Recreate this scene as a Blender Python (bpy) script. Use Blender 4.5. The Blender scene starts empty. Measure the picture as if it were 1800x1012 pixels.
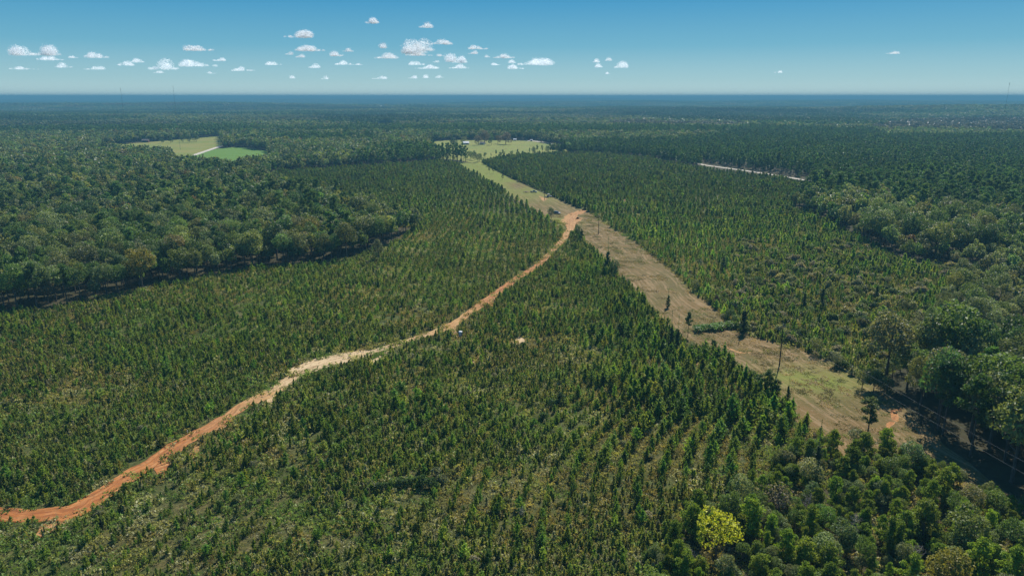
import bpy, math, random
import numpy as np
from mathutils import Vector, noise as mnoise

# ------------------------------------------------------------------ camera, light, exposure
S = bpy.context.scene
COL = S.collection
H0, PITCH, FPX = 75.0, math.radians(14.93), 1262.0          # eye height, tilt, focal length in survey units
cam_d = bpy.data.cameras.new("camera")
cam_d.sensor_width = 36.0
cam_d.lens = 36.0 * FPX / 1800.0
cam_d.clip_start, cam_d.clip_end = 1.0, 150000.0
cam = bpy.data.objects.new("camera", cam_d)
COL.objects.link(cam)
cam.location = (0, 0, H0)
cam.rotation_euler = (math.pi / 2 - PITCH, 0, 0)
S.camera = cam

SUN_EL, SUN_AZ = math.radians(44.0), math.radians(24.0)    # sun ahead of the camera, to the right
W = bpy.data.worlds.new("World")
S.world = W
W.use_nodes = True
wt = W.node_tree
wt.nodes.clear()
SKY_STRENGTH = 0.10
sky = wt.nodes.new("ShaderNodeTexSky")
sky.sky_type = 'NISHITA'
sky.sun_disc = False
sky.sun_elevation, sky.sun_rotation = SUN_EL, SUN_AZ
sky.altitude, sky.air_density, sky.dust_density, sky.ozone_density = 300.0, 1.0, 0.1, 3.0
tc = wt.nodes.new("ShaderNodeTexCoord")
sx = wt.nodes.new("ShaderNodeSeparateXYZ")
sr_ = wt.nodes.new("ShaderNodeValToRGB")                     # clear-air blue deepening from the horizon to the zenith
for i, (pz, c_) in enumerate([(0.0, (0.345, 0.475, 0.485)), (0.022, (0.220, 0.380, 0.425)), (0.063, (0.090, 0.278, 0.388)), (0.118, (0.027, 0.200, 0.362)), (0.35, (0.024, 0.15, 0.33)), (1.0, (0.014, 0.075, 0.22))]):
    e_ = sr_.color_ramp.elements[i] if i < 2 else sr_.color_ramp.elements.new(pz)
    e_.position, e_.color = pz, (*c_, 1)
up_ = wt.nodes.new("ShaderNodeVectorMath")
up_.operation = 'SCALE'
up_.inputs["Scale"].default_value = 1.0 / SKY_STRENGTH
mul = wt.nodes.new("ShaderNodeMix")
mul.data_type = 'RGBA'
mul.inputs[0].default_value = 0.95
bg = wt.nodes.new("ShaderNodeBackground")
bg.inputs["Strength"].default_value = SKY_STRENGTH
wo = wt.nodes.new("ShaderNodeOutputWorld")
wt.links.new(tc.outputs["Generated"], sx.inputs[0])
wt.links.new(sx.outputs["Z"], sr_.inputs[0])
wt.links.new(sr_.outputs[0], up_.inputs[0])
wt.links.new(sky.outputs[0], mul.inputs[6])
wt.links.new(up_.outputs[0], mul.inputs[7])
wt.links.new(mul.outputs[2], bg.inputs["Color"])
wt.links.new(bg.outputs[0], wo.inputs["Surface"])

sun_d = bpy.data.lights.new("sun", 'SUN')
sun_d.energy, sun_d.angle, sun_d.color = 4.8, math.radians(0.53), (1.0, 0.93, 0.82)
sun = bpy.data.objects.new("sun", sun_d)
COL.objects.link(sun)
SUNV = Vector((math.sin(SUN_AZ) * math.cos(SUN_EL), math.cos(SUN_AZ) * math.cos(SUN_EL), math.sin(SUN_EL)))
sun.rotation_euler = SUNV.to_track_quat('Z', 'Y').to_euler()
S.view_settings.view_transform = 'Standard'
S.view_settings.look = 'None'
S.view_settings.exposure = 0.58
S.view_settings.gamma = 1.0
S.view_settings.use_curve_mapping = False
S.render.engine = 'CYCLES'
S.cycles.max_bounces, S.cycles.diffuse_bounces, S.cycles.glossy_bounces = 5, 3, 1
S.cycles.transmission_bounces, S.cycles.transparent_max_bounces, S.cycles.volume_bounces = 3, 16, 0
S.cycles.caustics_reflective = S.cycles.caustics_refractive = False

HAZE_DENSITY, HAZE_COLOR = 2.1e-4, (0.15, 0.40, 0.56)
HAZE_TOP, HAZE_BOTTOM = 90.5, -60.0
CLOUD_ALBEDO = (0.91, 0.95, 0.99)
LEAF_GAIN = 2.1

# ------------------------------------------------------------------ survey: bearings to ground metres
RNG = np.random.default_rng(7)
random.seed(7)
CP, SP = math.cos(PITCH), math.sin(PITCH)


def G(px, py, z=0.0):
    u, v = (px - 900.0) / FPX, (506.0 - py) / FPX
    dx, dy, dz = u, CP + v * SP, -SP + v * CP
    t = (H0 - z) / -dz
    return (dx * t, dy * t)


def PJ(x, y, z=0.0):
    rz = z - H0
    depth = y * CP - rz * SP
    up = y * SP + rz * CP
    return 900 + FPX * x / depth, 506 - FPX * up / depth, depth


def GP(pts, z=0.0):
    return np.array([G(a, b, z) for a, b in pts])


def inside(poly, x, y):
    r = np.zeros(x.shape, bool)
    j = len(poly) - 1
    for i in range(len(poly)):
        xi, yi = poly[i]
        xj, yj = poly[j]
        c = ((yi > y) != (yj > y)) & (x < (xj - xi) * (y - yi) / ((yj - yi) + 1e-12) + xi)
        r ^= c
        j = i
    return r


_T = RNG.random((256, 256))


def vn(x, y):
    x, y = np.asarray(x, float), np.asarray(y, float)
    xi, yi = np.floor(x).astype(int), np.floor(y).astype(int)
    fx, fy = x - xi, y - yi
    fx, fy = fx * fx * (3 - 2 * fx), fy * fy * (3 - 2 * fy)
    a, b, c, d = _T[xi & 255, yi & 255], _T[(xi + 1) & 255, yi & 255], _T[xi & 255, (yi + 1) & 255], _T[(xi + 1) & 255, (yi + 1) & 255]
    return (a * (1 - fx) + b * fx) * (1 - fy) + (c * (1 - fx) + d * fx) * fy


def fbm(x, y, o=3):
    s, a, n = 0, 0.5, 0
    for k in range(o):
        s = s + a * vn(x * 2 ** k + 17.3 * k, y * 2 ** k + 9.1 * k)
        n += a
        a *= 0.5
    return s / n


def sst(a, b, x):
    t = np.clip((np.asarray(x, float) - a) / (b - a), 0, 1)
    return t * t * (3 - 2 * t)


def relief(x, y):
    x, y = np.asarray(x, float), np.asarray(y, float)
    r = np.hypot(x, y)
    w = sst(1700, 4200, r)
    z = w * (88 * (fbm(x / 3200 + 3.7, y / 1200 + 1.2, 3) - 0.54) - 3)
    z = z + sst(4500, 12000, r) * (50 * (fbm(x / 6000 + 8.1, y / 2600 + 4.4, 3) - 0.45))
    z = z + sst(15000, 26000, r) * 8
    z = z + 24 * np.exp(-(((x + 2600) / 1900) ** 2 + ((y - 5200) / 700) ** 2))
    z = z + 16 * np.exp(-(((x - 3600) / 1500) ** 2 + ((y - 6400) / 800) ** 2))
    return np.clip(z, -45.0, 57.0)


# ------------------------------------------------------------------ node / mesh helpers
def tag(o, label=None, cat=None, group=None, kind=None):
    if label: o["label"] = label
    if cat: o["category"] = cat
    if group: o["group"] = group
    if kind: o["kind"] = kind
    return o


def mk_mesh(name, v, f, mats=(), mi=None, fattr=None, vattr=None, smooth=False):
    me = bpy.data.meshes.new(name)
    v = np.asarray(v, np.float32)
    if isinstance(f, np.ndarray):
        n, k = f.shape
        me.vertices.add(len(v))
        me.vertices.foreach_set("co", v.ravel())
        me.loops.add(n * k)
        me.loops.foreach_set("vertex_index", f.astype(np.int32).ravel())
        me.polygons.add(n)
        me.polygons.foreach_set("loop_start", np.arange(0, n * k, k, dtype=np.int32))
        me.update(calc_edges=True)
    else:
        me.from_pydata(v.tolist(), [], f)
        me.update()
    for m in mats:
        me.materials.append(m)
    if mi is not None:
        me.polygons.foreach_set("material_index", np.asarray(mi, np.int32))
    for k, a in (fattr or {}).items():
        at = me.attributes.new(k, 'FLOAT', 'FACE')
        at.data.foreach_set("value", np.asarray(a, np.float32))
    for k, a in (vattr or {}).items():
        at = me.attributes.new(k, 'FLOAT', 'POINT')
        at.data.foreach_set("value", np.asarray(a, np.float32))
    if smooth:
        me.polygons.foreach_set("use_smooth", np.ones(len(me.polygons), bool))
    return me


def link(name, me, parent=None, loc=None):
    o = bpy.data.objects.new(name, me)
    COL.objects.link(o)
    if parent is not None: o.parent = parent
    if loc is not None: o.location = loc
    return o


def empty(name, loc, rz=0.0, scl=1.0):
    o = bpy.data.objects.new(name, None)
    COL.objects.link(o)
    o.location = loc
    o.rotation_euler = (0, 0, rz)
    o.scale = (scl, scl, scl)
    return o


class NT:
    """small node-tree writer"""
    def __init__(s, name):
        s.m = bpy.data.materials.new(name)
        s.m.use_nodes = True
        s.t = s.m.node_tree
        s.t.nodes.clear()
        s.out = s.t.nodes.new("ShaderNodeOutputMaterial")

    def n(s, typ, **kw):
        o = s.t.nodes.new("ShaderNode" + typ)
        for k, v in kw.items(): setattr(o, k, v)
        return o

    def set(s, inp, v):
        if hasattr(v, "is_linked") or isinstance(v, bpy.types.NodeSocket): s.t.links.new(v, inp)
        elif isinstance(v, (tuple, list)) and len(v) == 3 and inp.type == 'RGBA': inp.default_value = (*v, 1)
        else: inp.default_value = v

    def math(s, op, a, b=0.0, clamp=False):
        o = s.n("Math", operation=op, use_clamp=clamp)
        s.set(o.inputs[0], a); s.set(o.inputs[1], b)
        return o.outputs[0]

    def mix(s, f, a, b, mode='MIX'):
        o = s.n("Mix", data_type='RGBA', blend_type=mode)
        s.set(o.inputs[0], f); s.set(o.inputs[6], a); s.set(o.inputs[7], b)
        return o.outputs[2]

    def ramp(s, f, stops):
        o = s.n("ValToRGB")
        e = o.color_ramp.elements
        while len(e) < len(stops): e.new(0.5)
        for i, (p, c) in enumerate(stops):
            e[i].position = p
            e[i].color = (*c, 1) if isinstance(c, tuple) else (c, c, c, 1)
        s.set(o.inputs[0], f)
        return o.outputs[0]

    def pos(s, sx=1.0, sy=1.0, sz=1.0):
        g = s.n("NewGeometry")
        m = s.n("Mapping")
        s.t.links.new(g.outputs["Position"], m.inputs[0])
        m.inputs["Scale"].default_value = (sx, sy, sz)
        return m.outputs[0]

    def noise(s, vec, scale, detail=4.0, rough=0.55, dist=0.0):
        o = s.n("TexNoise")
        s.set(o.inputs["Vector"], vec)
        o.inputs["Scale"].default_value, o.inputs["Detail"].default_value = scale, detail
        o.inputs["Roughness"].default_value, o.inputs["Distortion"].default_value = rough, dist
        return o.outputs[0]

    def attr(s, name, typ='GEOMETRY'):
        return s.n("Attribute", attribute_name=name, attribute_type=typ)

    def surf(s, color, rough=0.8, spec=0.3, bump=None, bstr=0.5, bdist=0.2, metal=0.0):
        p = s.n("BsdfPrincipled")
        s.set(p.inputs["Base Color"], color); s.set(p.inputs["Roughness"], rough)
        p.inputs["Specular IOR Level"].default_value = spec
        p.inputs["Metallic"].default_value = metal
        if bump is not None:
            b = s.n("Bump")
            b.inputs["Strength"].default_value, b.inputs["Distance"].default_value = bstr, bdist
            s.set(b.inputs["Height"], bump)
            s.t.links.new(b.outputs[0], p.inputs["Normal"])
        s.t.links.new(p.outputs[0], s.out.inputs["Surface"])
        return s.m


def plain(name, col, rough=0.6, metal=0.0, var=0.12, sc=3.0, spec=0.4):
    n = NT(name)
    f = n.noise(n.pos(), sc, 3)
    c = n.mix(f, tuple(x * (1 - var) for x in col), tuple(min(1, x * (1 + var)) for x in col))
    return n.surf(c, rough, spec, metal=metal)


def leaf_mat(name, transl=0.32, gloss=0.35):
    n = NT(name)
    lv = n.attr("lv").outputs["Fac"]
    tint = n.attr("tint", 'INSTANCER').outputs["Color"]
    k = n.math('ADD', n.math('MULTIPLY', lv, 0.95 * LEAF_GAIN), 0.52 * LEAF_GAIN)
    c = n.mix(1.0, tint, (1, 1, 1))
    sc = n.n("VectorMath", operation='SCALE')
    n.t.links.new(tint, sc.inputs[0]); n.t.links.new(k, sc.inputs["Scale"])
    c = sc.outputs[0]
    warm = n.mix(n.math('MULTIPLY', n.math('GREATER_THAN', lv, 0.86), 0.35), c, (0.14, 0.12, 0.05))
    p = n.n("BsdfPrincipled")
    n.set(p.inputs["Base Color"], warm)
    p.inputs["Roughness"].default_value = 0.52
    p.inputs["Specular IOR Level"].default_value = gloss
    tr = n.n("BsdfTranslucent")
    n.set(tr.inputs[0], n.mix(1.0, warm, (1.25, 1.2, 0.55), 'MULTIPLY'))
    mx = n.n("MixShader")
    mx.inputs[0].default_value = transl
    n.t.links.new(p.outputs[0], mx.inputs[1]); n.t.links.new(tr.outputs[0], mx.inputs[2])
    n.t.links.new(mx.outputs[0], n.out.inputs["Surface"])
    return n.m


M_LEAF = leaf_mat("leaf", 0.40, 0.25)
M_NEEDLE = leaf_mat("needle", 0.42, 0.15)
M_WEED = leaf_mat("weed", 0.38, 0.15)
nb = NT("bark")
M_BARK = nb.surf(nb.mix(nb.noise(nb.pos(1, 1, 0.3), 2.5), (0.045, 0.034, 0.026), (0.15, 0.12, 0.10)), 0.9, 0.2)
nb = NT("pale_bark")
M_PALEBARK = nb.surf(nb.mix(nb.noise(nb.pos(1, 1, 0.3), 2.5), (0.20, 0.18, 0.16), (0.36, 0.33, 0.30)), 0.9, 0.2)

# ------------------------------------------------------------------ land outlines
P_A = GP([(-160, 562), (0, 552), (100, 540), (250, 508), (330, 492), (430, 474), (560, 462), (620, 452), (690, 428), (735, 402), (690, 398),
          (650, 380), (590, 362), (530, 348), (470, 330), (470, 309), (500, 303), (600, 296), (700, 289), (780, 286), (796, 285), (820, 300), (868, 327),
          (913, 354), (950, 378), (976, 400), (994, 405), (982, 425), (945, 460), (905, 487), (860, 520), (830, 540), (790, 568), (720, 592),
          (650, 612), (580, 632), (520, 652), (475, 682), (430, 705), (390, 730), (330, 762), (265, 802), (200, 842), (140, 880), (80, 897),
          (0, 895), (-160, 890)])
P_B = GP([(-200, 915), (0, 913), (80, 916), (150, 902), (212, 862), (278, 822), (340, 784), (400, 750), (440, 722), (485, 700), (528, 668),
          (590, 648), (655, 628), (725, 604), (795, 580), (836, 552), (868, 530), (912, 497), (955, 468), (995, 428), (1012, 402), (1024, 419),
          (1072, 470), (1100, 497), (1139, 538), (1172, 573), (1203, 603), (1243, 620), (1287, 640), (1326, 669), (1366, 699), (1396, 724),
          (1435, 757), (1470, 780), (1440, 795), (1385, 800), (1350, 850), (1290, 890), (1215, 925), (1160, 975), (1120, 1120), (-300, 1120)])
P_C = GP([(850, 289), (846, 284), (900, 275), (960, 273), (1030, 271), (1120, 277), (1235, 299), (1320, 309), (1380, 317), (1430, 327),
          (1425, 345), (1390, 365), (1440, 385), (1490, 410), (1530, 430), (1600, 465), (1680, 468), (1730, 470), (1690, 500), (1640, 560),
          (1590, 620), (1560, 662), (1530, 672), (1500, 662), (1440, 630), (1400, 610), (1340, 598), (1290, 580), (1262, 548), (1217, 513),
          (1187, 483), (1152, 453), (1112, 423), (1072, 398), (1032, 373), (987, 353), (932, 328), (892, 310)])
STRIP = [((796, 284), (852, 289)), ((820, 299), (880, 306)), ((868, 326), (930, 330)), ((913, 353), (985, 355)), ((950, 377), (1030, 375)),
         ((1002, 398), (1072, 400)), ((1025, 419), (1112, 424)), ((1071, 470), (1152, 454)), ((1099, 498), (1188, 485)), ((1138, 539), (1220, 514)),
         ((1171, 574), (1266, 549)), ((1202, 604), (1294, 580)), ((1242, 621), (1344, 597)), ((1286, 641), (1404, 610)), ((1325, 670), (1446, 630)),
         ((1365, 700), (1508, 662)), ((1395, 725), (1562, 706)), ((1434, 758), (1610, 752)), ((1476, 800), (1668, 800)), ((1545, 803), (1748, 858)),
         ((1640, 832), (1840, 905)), ((1790, 905), (1960, 965))]
SL, SR = GP([a for a, b in STRIP]), GP([b for a, b in STRIP])
P_STRIP = np.vstack([SL, SR[::-1]])
P_MEADOW = GP([(747, 250), (800, 246), (880, 246.5), (940, 248.5), (992, 257), (1004, 266), (960, 273), (900, 275), (846, 285), (852, 290), (808, 282),
               (775, 279), (756, 268)])
P_LEFTMEADOW = GP([(178, 257), (260, 250), (345, 243), (388, 239.5), (391, 256), (376, 261.5), (318, 281), (312, 285), (290, 277), (176, 268)])
P_FIELDROAD = GP([(388, 253), (396, 262), (376, 266), (318, 288), (300, 292), (305, 280), (360, 262)])
P_GREEN = GP([(378, 262), (420, 258.5), (472, 266), (480, 288), (440, 296), (380, 301), (306, 292), (318, 281.5)])
P_RED = GP([(648, 223.5), (690, 219.5), (697, 222.5), (695, 229), (650, 231)])
P_FARSTRIP = GP([(735, 171.6), (790, 170.6), (790, 172.4), (735, 173)])
FIELDS = [P_MEADOW, P_LEFTMEADOW, P_GREEN, P_RED]
P_BR = GP([(1474, 786), (1520, 792), (1560, 799), (1600, 812), (1660, 834), (1720, 866), (1800, 908), (1990, 970), (2300, 1150), (1090, 1150), (1120, 1040), (1160, 975), (1215, 925),
           (1290, 890), (1350, 850), (1385, 800), (1440, 790)])
P_DARKPINE = GP([(985, 250), (1200, 246), (1300, 232), (1480, 228), (1800, 232), (2000, 240), (2000, 330), (1800, 318), (1640, 305), (1480, 322), (1430, 318), (1320, 298),
                 (1240, 286), (1120, 268), (1010, 264)], 8)
P_DARKFAR = GP([(1075, 196), (1200, 192), (1420, 196), (1560, 205), (1500, 217), (1330, 216), (1160, 207)], 10)
P_DARKFAR2 = GP([(560, 211), (700, 204), (860, 203), (860, 209), (740, 214), (560, 218)], 10)
P_PALE = GP([(1525, 222), (1600, 207), (1800, 207), (2000, 212), (2000, 236), (1800, 236), (1560, 237)], 10)
P_PALE2 = GP([(1080, 212), (1310, 217), (1300, 226), (1060, 222)], 10)

ROADC = [(-120, 904, 5.2, 0.0), (0, 904, 5.2, 0.0), (60, 907, 5.2, 0.0), (110, 904, 5.8, 0.0), (150, 888, 6.2, 0.0), (200, 854, 6.2, 0.02), (265, 813, 6.0, 0.05), (330, 773, 5.4, 0.12),
         (390, 739, 5.2, 0.3), (430, 713, 4.6, 0.5), (475, 690, 4.4, 0.8), (520, 661, 4.2, 0.95), (580, 641, 4.0, 1.0), (650, 621, 4.0, 0.95), (720, 599, 3.8, 0.85),
         (790, 574, 4.4, 0.7), (830, 547, 4.2, 0.55), (860, 526, 4.6, 0.25), (905, 492, 4.0, 0.15), (948, 465, 3.8, 0.3), (985, 427, 4.0, 0.6), (1001, 405, 5.4, 0.6),
         (1004, 388, 6.5, 0.5), (1012, 377, 4.5, 0.5), (1028, 371, 3.6, 0.45)]


def resample(pts, step):
    pts = np.asarray(pts, float)
    out = [pts[0]]
    n = len(pts)
    for i in range(n - 1):
        p0, p1, p2, p3 = pts[max(i - 1, 0)], pts[i], pts[i + 1], pts[min(i + 2, n - 1)]
        k = max(2, int(np.hypot(*(p2 - p1)[:2]) / step))
        for j in range(1, k + 1):
            t = j / k
            out.append(0.5 * ((2 * p1) + (-p0 + p2) * t + (2 * p0 - 5 * p1 + 4 * p2 - p3) * t * t + (-p0 + 3 * p1 - 3 * p2 + p3) * t ** 3))
    return np.array(out)


ROAD = resample([(*G(a, b), w, h) for a, b, w, h in ROADC], 1.6)
# dirt spurs and washes off the road: outline, tone (0 orange .. 1 pale tan)
SPURS = [([(262, 808), (320, 779), (303, 812), (290, 842), (277, 839), (272, 822)], 0.05), ([(366, 752), (418, 720), (408, 738), (396, 752), (386, 760)], 0.35),
         ([(468, 692), (525, 657), (505, 682), (492, 695), (476, 711), (470, 706)], 0.85), ([(502, 652), (548, 631), (640, 613), (655, 622), (585, 642), (520, 662)], 1.0),
         ([(636, 643), (690, 612), (676, 634), (668, 640)], 0.95), ([(842, 530), (874, 516), (868, 541), (860, 540), (853, 531)], 0.1),
         ([(788, 574), (800, 570), (801, 580), (809, 590), (818, 593), (812, 597), (800, 592), (792, 585)], 0.8),
         ([(985, 388), (1000, 376), (1016, 380), (1022, 386), (1010, 400), (1000, 408), (992, 396)], 0.55), ([(1000, 376), (1028, 367), (1030, 372), (1010, 381)], 0.45),
         ([(1010, 381), (1030, 384), (1010, 386)], 0.5), ([(1041, 371), (1047, 367), (1049, 370), (1043, 373)], 0.4),
         ([(1555, 754), (1566, 735), (1562, 724), (1587, 714), (1584, 730), (1570, 746), (1562, 757)], 0.3), ([(898, 603), (915, 589), (924, 601), (910, 605)], 0.95),
         ([(828, 640), (850, 612), (856, 616), (838, 640)], 0.8), ([(1222, 642), (1232, 636), (1236, 643)], 0.9), ([(58, 945), (70, 925), (110, 908), (140, 898), (120, 918), (74, 942)], 0.35),
         ([(938, 322), (950, 327), (945, 329)], 0.7), ([(1086, 352), (1100, 351), (1098, 354)], 0.6), ([(1290, 663), (1330, 665), (1380, 672), (1330, 670)], 0.5),
         ([(330, 800), (352, 772), (350, 790), (342, 806)], 0.5), ([(948, 345), (962, 350), (955, 354)], 0.6), ([(1262, 605), (1300, 618), (1330, 619), (1300, 622)], 0.5)]
SPURP = [GP(p) for p, t in SPURS]

HOUSES = [(819, 254.3, 9, 7, 2.9, 14, "WALLW", "ROOF", "white roofed farmhouse among the grove in the meadow"), (848, 254.5, 8, 6, 2.6, -8, "WALLW", "GREYROOF", "grey roofed house under the trees right of the farmhouse"),
          (256, 250.5, 10, 7, 3.4, 10, "BARN", "GREYROOF", "dark red barn on the straw coloured field at left", "barn"), (905, 247.6, 5, 4, 2.4, 0, "WALLW", "ROOF", "small white shed at the back of the meadow", "shed"),
          (934, 248.3, 4, 3, 2.0, 0, "WALLW", "ROOF", "smaller white shed beside the pale gravel road", "shed"), (690, 221.6, 10, 7, 3.4, 0, "WALLW", "ROOF", "white building at the edge of the red soil clearing", "house"),
          (640, 205.5, 13, 9, 7, 25, "WALLW", "ROOF", "large white roofed barn far off left of centre", "barn"), (669, 191.6, 16, 10, 9, 0, "WALLW", "ROOF", "white building on the far slope behind the big barn", "barn"),
          (365, 203.4, 36, 10, 6, 0, "WALLW", "WALLW", "long pale building far off below the right radio mast", "barn"), (1627, 179.8, 50, 20, 16, 0, "WALLW", "ROOF", "pale building on the far right ridge", "barn")]
CLEAR = [(*G(h_[0], h_[1]), 26.0 if h_[1] > 230 else (60.0 if h_[1] > 215 else 130.0)) for h_ in HOUSES]
CLEAR += [(*G(h_[0], h_[1] + 1.5), 110.0) for h_ in HOUSES if h_[1] < 210]


def kept_clear(x, y):
    r_ = np.zeros(x.shape, bool)
    for cx_, cy_, cr_ in CLEAR: r_ |= np.hypot(x - cx_, y - cy_) < cr_
    return r_


# ------------------------------------------------------------------ ground sheets
n = NT("forest_floor")
pv = n.pos()
c = n.mix(n.ramp(n.noise(pv, 0.02, 5), [(0.35, 0.0), (0.65, 1.0)]), (0.030, 0.030, 0.016), (0.055, 0.042, 0.024))
c = n.mix(n.ramp(n.noise(pv, 0.6, 4), [(0.3, 0.0), (0.75, 0.6)]), c, (0.06, 0.065, 0.03))
M_FLOOR = n.surf(c, 0.95, 0.1)

n = NT("weedy_ground")
pv = n.pos()
big = n.ramp(n.noise(pv, 0.03, 5, 0.65), [(0.40, 0.0), (0.58, 1.0)])
mid = n.ramp(n.noise(pv, 0.22, 5, 0.7), [(0.42, 0.0), (0.60, 1.0)])
fine = n.noise(pv, 1.3, 5, 0.75)
c = n.mix(big, (0.085, 0.104, 0.030), (0.132, 0.112, 0.042))
c = n.mix(n.math('MULTIPLY', mid, 0.7), c, (0.050, 0.075, 0.020))
c = n.mix(n.ramp(fine, [(0.44, 0.0), (0.62, 0.85)]), c, (0.024, 0.030, 0.010))
c = n.mix(n.ramp(n.noise(pv, 0.5, 4, 0.7), [(0.60, 0.0), (0.70, 0.6)]), c, (0.24, 0.19, 0.11))
M_WEEDY = n.surf(c, 0.95, 0.1, bump=fine, bstr=0.6, bdist=0.4)

n = NT("mown_grass")
al, ac, gr = n.attr("along").outputs["Fac"], n.attr("across").outputs["Fac"], n.attr("green").outputs["Fac"]
cv = n.n("CombineXYZ")
n.set(cv.inputs[0], n.math('MULTIPLY', al, 0.05)); n.set(cv.inputs[1], ac)
wisp = n.noise(cv.outputs[0], 0.62, 4, 0.65, 0.5)
wisp2 = n.noise(cv.outputs[0], 1.5, 4, 0.65, 0.4)
pv = n.pos()
patch = n.ramp(n.noise(pv, 0.05, 5, 0.6), [(0.42, 0.0), (0.58, 1.0)])
c = n.mix(patch, (0.118, 0.090, 0.032), (0.165, 0.104, 0.044))
c = n.mix(n.ramp(wisp, [(0.50, 0.0), (0.58, 0.85)]), c, (0.27, 0.180, 0.098))
c = n.mix(n.ramp(wisp2, [(0.52, 0.0), (0.62, 0.75)]), c, (0.080, 0.066, 0.028))
c = n.mix(n.ramp(n.noise(pv, 0.35, 5, 0.75), [(0.52, 0.0), (0.60, 0.5)]), c, (0.090, 0.084, 0.028))
c = n.mix(n.ramp(n.noise(pv, 0.9, 4, 0.75), [(0.55, 0.0), (0.64, 0.6)]), c, (0.25, 0.18, 0.11))
c = n.mix(n.math('MULTIPLY', gr, n.ramp(n.noise(pv, 0.12, 4), [(0.3, 0.55), (0.6, 1.0)])), c, n.mix(wisp2, (0.140, 0.180, 0.028), (0.19, 0.225, 0.045)))
M_MOWN = n.surf(c, 0.95, 0.1, bump=n.noise(pv, 2.2, 4), bstr=0.5, bdist=0.2)

n = NT("dirt")
al, ac, hu = n.attr("along").outputs["Fac"], n.attr("across").outputs["Fac"], n.attr("tone").outputs["Fac"]
cv = n.n("CombineXYZ")
n.set(cv.inputs[0], n.math('MULTIPLY', al, 0.13)); n.set(cv.inputs[1], ac)
st = n.noise(cv.outputs[0], 1.6, 5, 0.7, 0.7)
pv = n.pos()
bl = n.noise(pv, 0.18, 4, 0.6)
hu2 = n.math('ADD', hu, n.math('MULTIPLY', n.math('SUBTRACT', bl, 0.5), 0.5), True)
c = n.ramp(hu2, [(0.0, (0.36, 0.135, 0.038)), (0.35, (0.36, 0.168, 0.064)), (0.7, (0.42, 0.240, 0.092)), (1.0, (0.52, 0.395, 0.235))])
c = n.mix(n.ramp(st, [(0.50, 0.0), (0.60, 0.6)]), c, n.mix(hu2, (0.50, 0.26, 0.11), (0.58, 0.44, 0.26)))
c = n.mix(n.ramp(st, [(0.39, 0.85), (0.47, 0.0)]), c, n.mix(hu2, (0.20, 0.070, 0.030), (0.27, 0.17, 0.085)))
c = n.mix(n.ramp(n.noise(pv, 1.4, 4, 0.7), [(0.54, 0.0), (0.64, 0.7)]), c, (0.16, 0.10, 0.05))
trk = n.math('MULTIPLY', n.attr("track").outputs["Fac"], n.ramp(n.noise(pv, 0.12, 3), [(0.40, 0.15), (0.56, 0.75)]))
c = n.mix(trk, c, n.mix(hu2, (0.235, 0.082, 0.030), (0.36, 0.245, 0.130)))
M_DIRT = n.surf(c, 0.95, 0.15, bump=st, bstr=0.5, bdist=0.25)

n = NT("meadow_grass")
pv = n.pos()
c = n.mix(n.ramp(n.noise(pv, 0.012, 4), [(0.38, 0.0), (0.62, 1.0)]), (0.240, 0.250, 0.056), (0.185, 0.225, 0.050))
c = n.mix(n.ramp(n.noise(n.pos(0.25, 0.02, 1), 1.6, 4), [(0.5, 0.0), (0.66, 0.6)]), c, (0.155, 0.115, 0.055))
c = n.mix(n.ramp(n.noise(pv, 0.3, 4), [(0.45, 0.0), (0.8, 0.5)]), c, (0.09, 0.10, 0.03))
M_MEADOW = n.surf(c, 0.95, 0.1)
n = NT("green_crop")
pv = n.pos()
c = n.mix(n.ramp(n.noise(n.pos(0.02, 0.2, 1), 1.0, 4), [(0.38, 0.0), (0.62, 1.0)]), (0.090, 0.185, 0.028), (0.130, 0.220, 0.046))
M_CROP = n.surf(c, 0.95, 0.1)
n = NT("straw_meadow")
pv = n.pos()
c = n.mix(n.ramp(n.noise(pv, 0.015, 4), [(0.38, 0.0), (0.62, 1.0)]), (0.225, 0.215, 0.062), (0.175, 0.205, 0.048))
M_STRAW = n.surf(c, 0.95, 0.1)
n = NT("red_soil")
M_RED = n.surf(n.mix(n.noise(n.pos(), 0.05, 4), (0.27, 0.12, 0.08), (0.36, 0.19, 0.13)), 0.95, 0.1)
n = NT("gravel")
M_GRAVEL = n.surf(n.mix(n.noise(n.pos(), 0.4, 4), (0.42, 0.38, 0.32), (0.56, 0.52, 0.45)), 0.95, 0.1)

# base terrain, one polar sheet
ang = np.concatenate([np.linspace(-50, 50, 251), np.linspace(55, 305, 51)]) * math.pi / 180
rad = np.concatenate([[3.0], np.geomspace(60, 1700, 26), np.geomspace(1760, 34000, 150)])
AA, RR = np.meshgrid(ang, rad)
X, Y = RR * np.sin(AA), RR * np.cos(AA)
Z = relief(X, Y)
V = np.stack([X.ravel(), Y.ravel(), Z.ravel()], 1)
na, nr = len(ang), len(rad)
I = np.arange(na * nr).reshape(nr, na)
J = np.roll(I, -1, 1)
F = np.stack([I[:-1], J[:-1], J[1:], I[1:]], -1).reshape(-1, 4)[:, ::-1]
V = np.vstack([V, [[0, 0, 0]]])
ground_me = mk_mesh("ground", V, F, [M_FLOOR])
tag(link("ground", ground_me), kind="structure")


def sheet(name, poly, z, mat, kind="structure"):
    v = np.column_stack([poly, np.full(len(poly), z)])
    a = np.sum(poly[:, 0] * np.roll(poly[:, 1], -1) - np.roll(poly[:, 0], -1) * poly[:, 1])
    f = list(range(len(poly)))
    me = mk_mesh(name, v, [f if a > 0 else f[::-1]], [mat])
    return tag(link(name, me), kind=kind)


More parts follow.
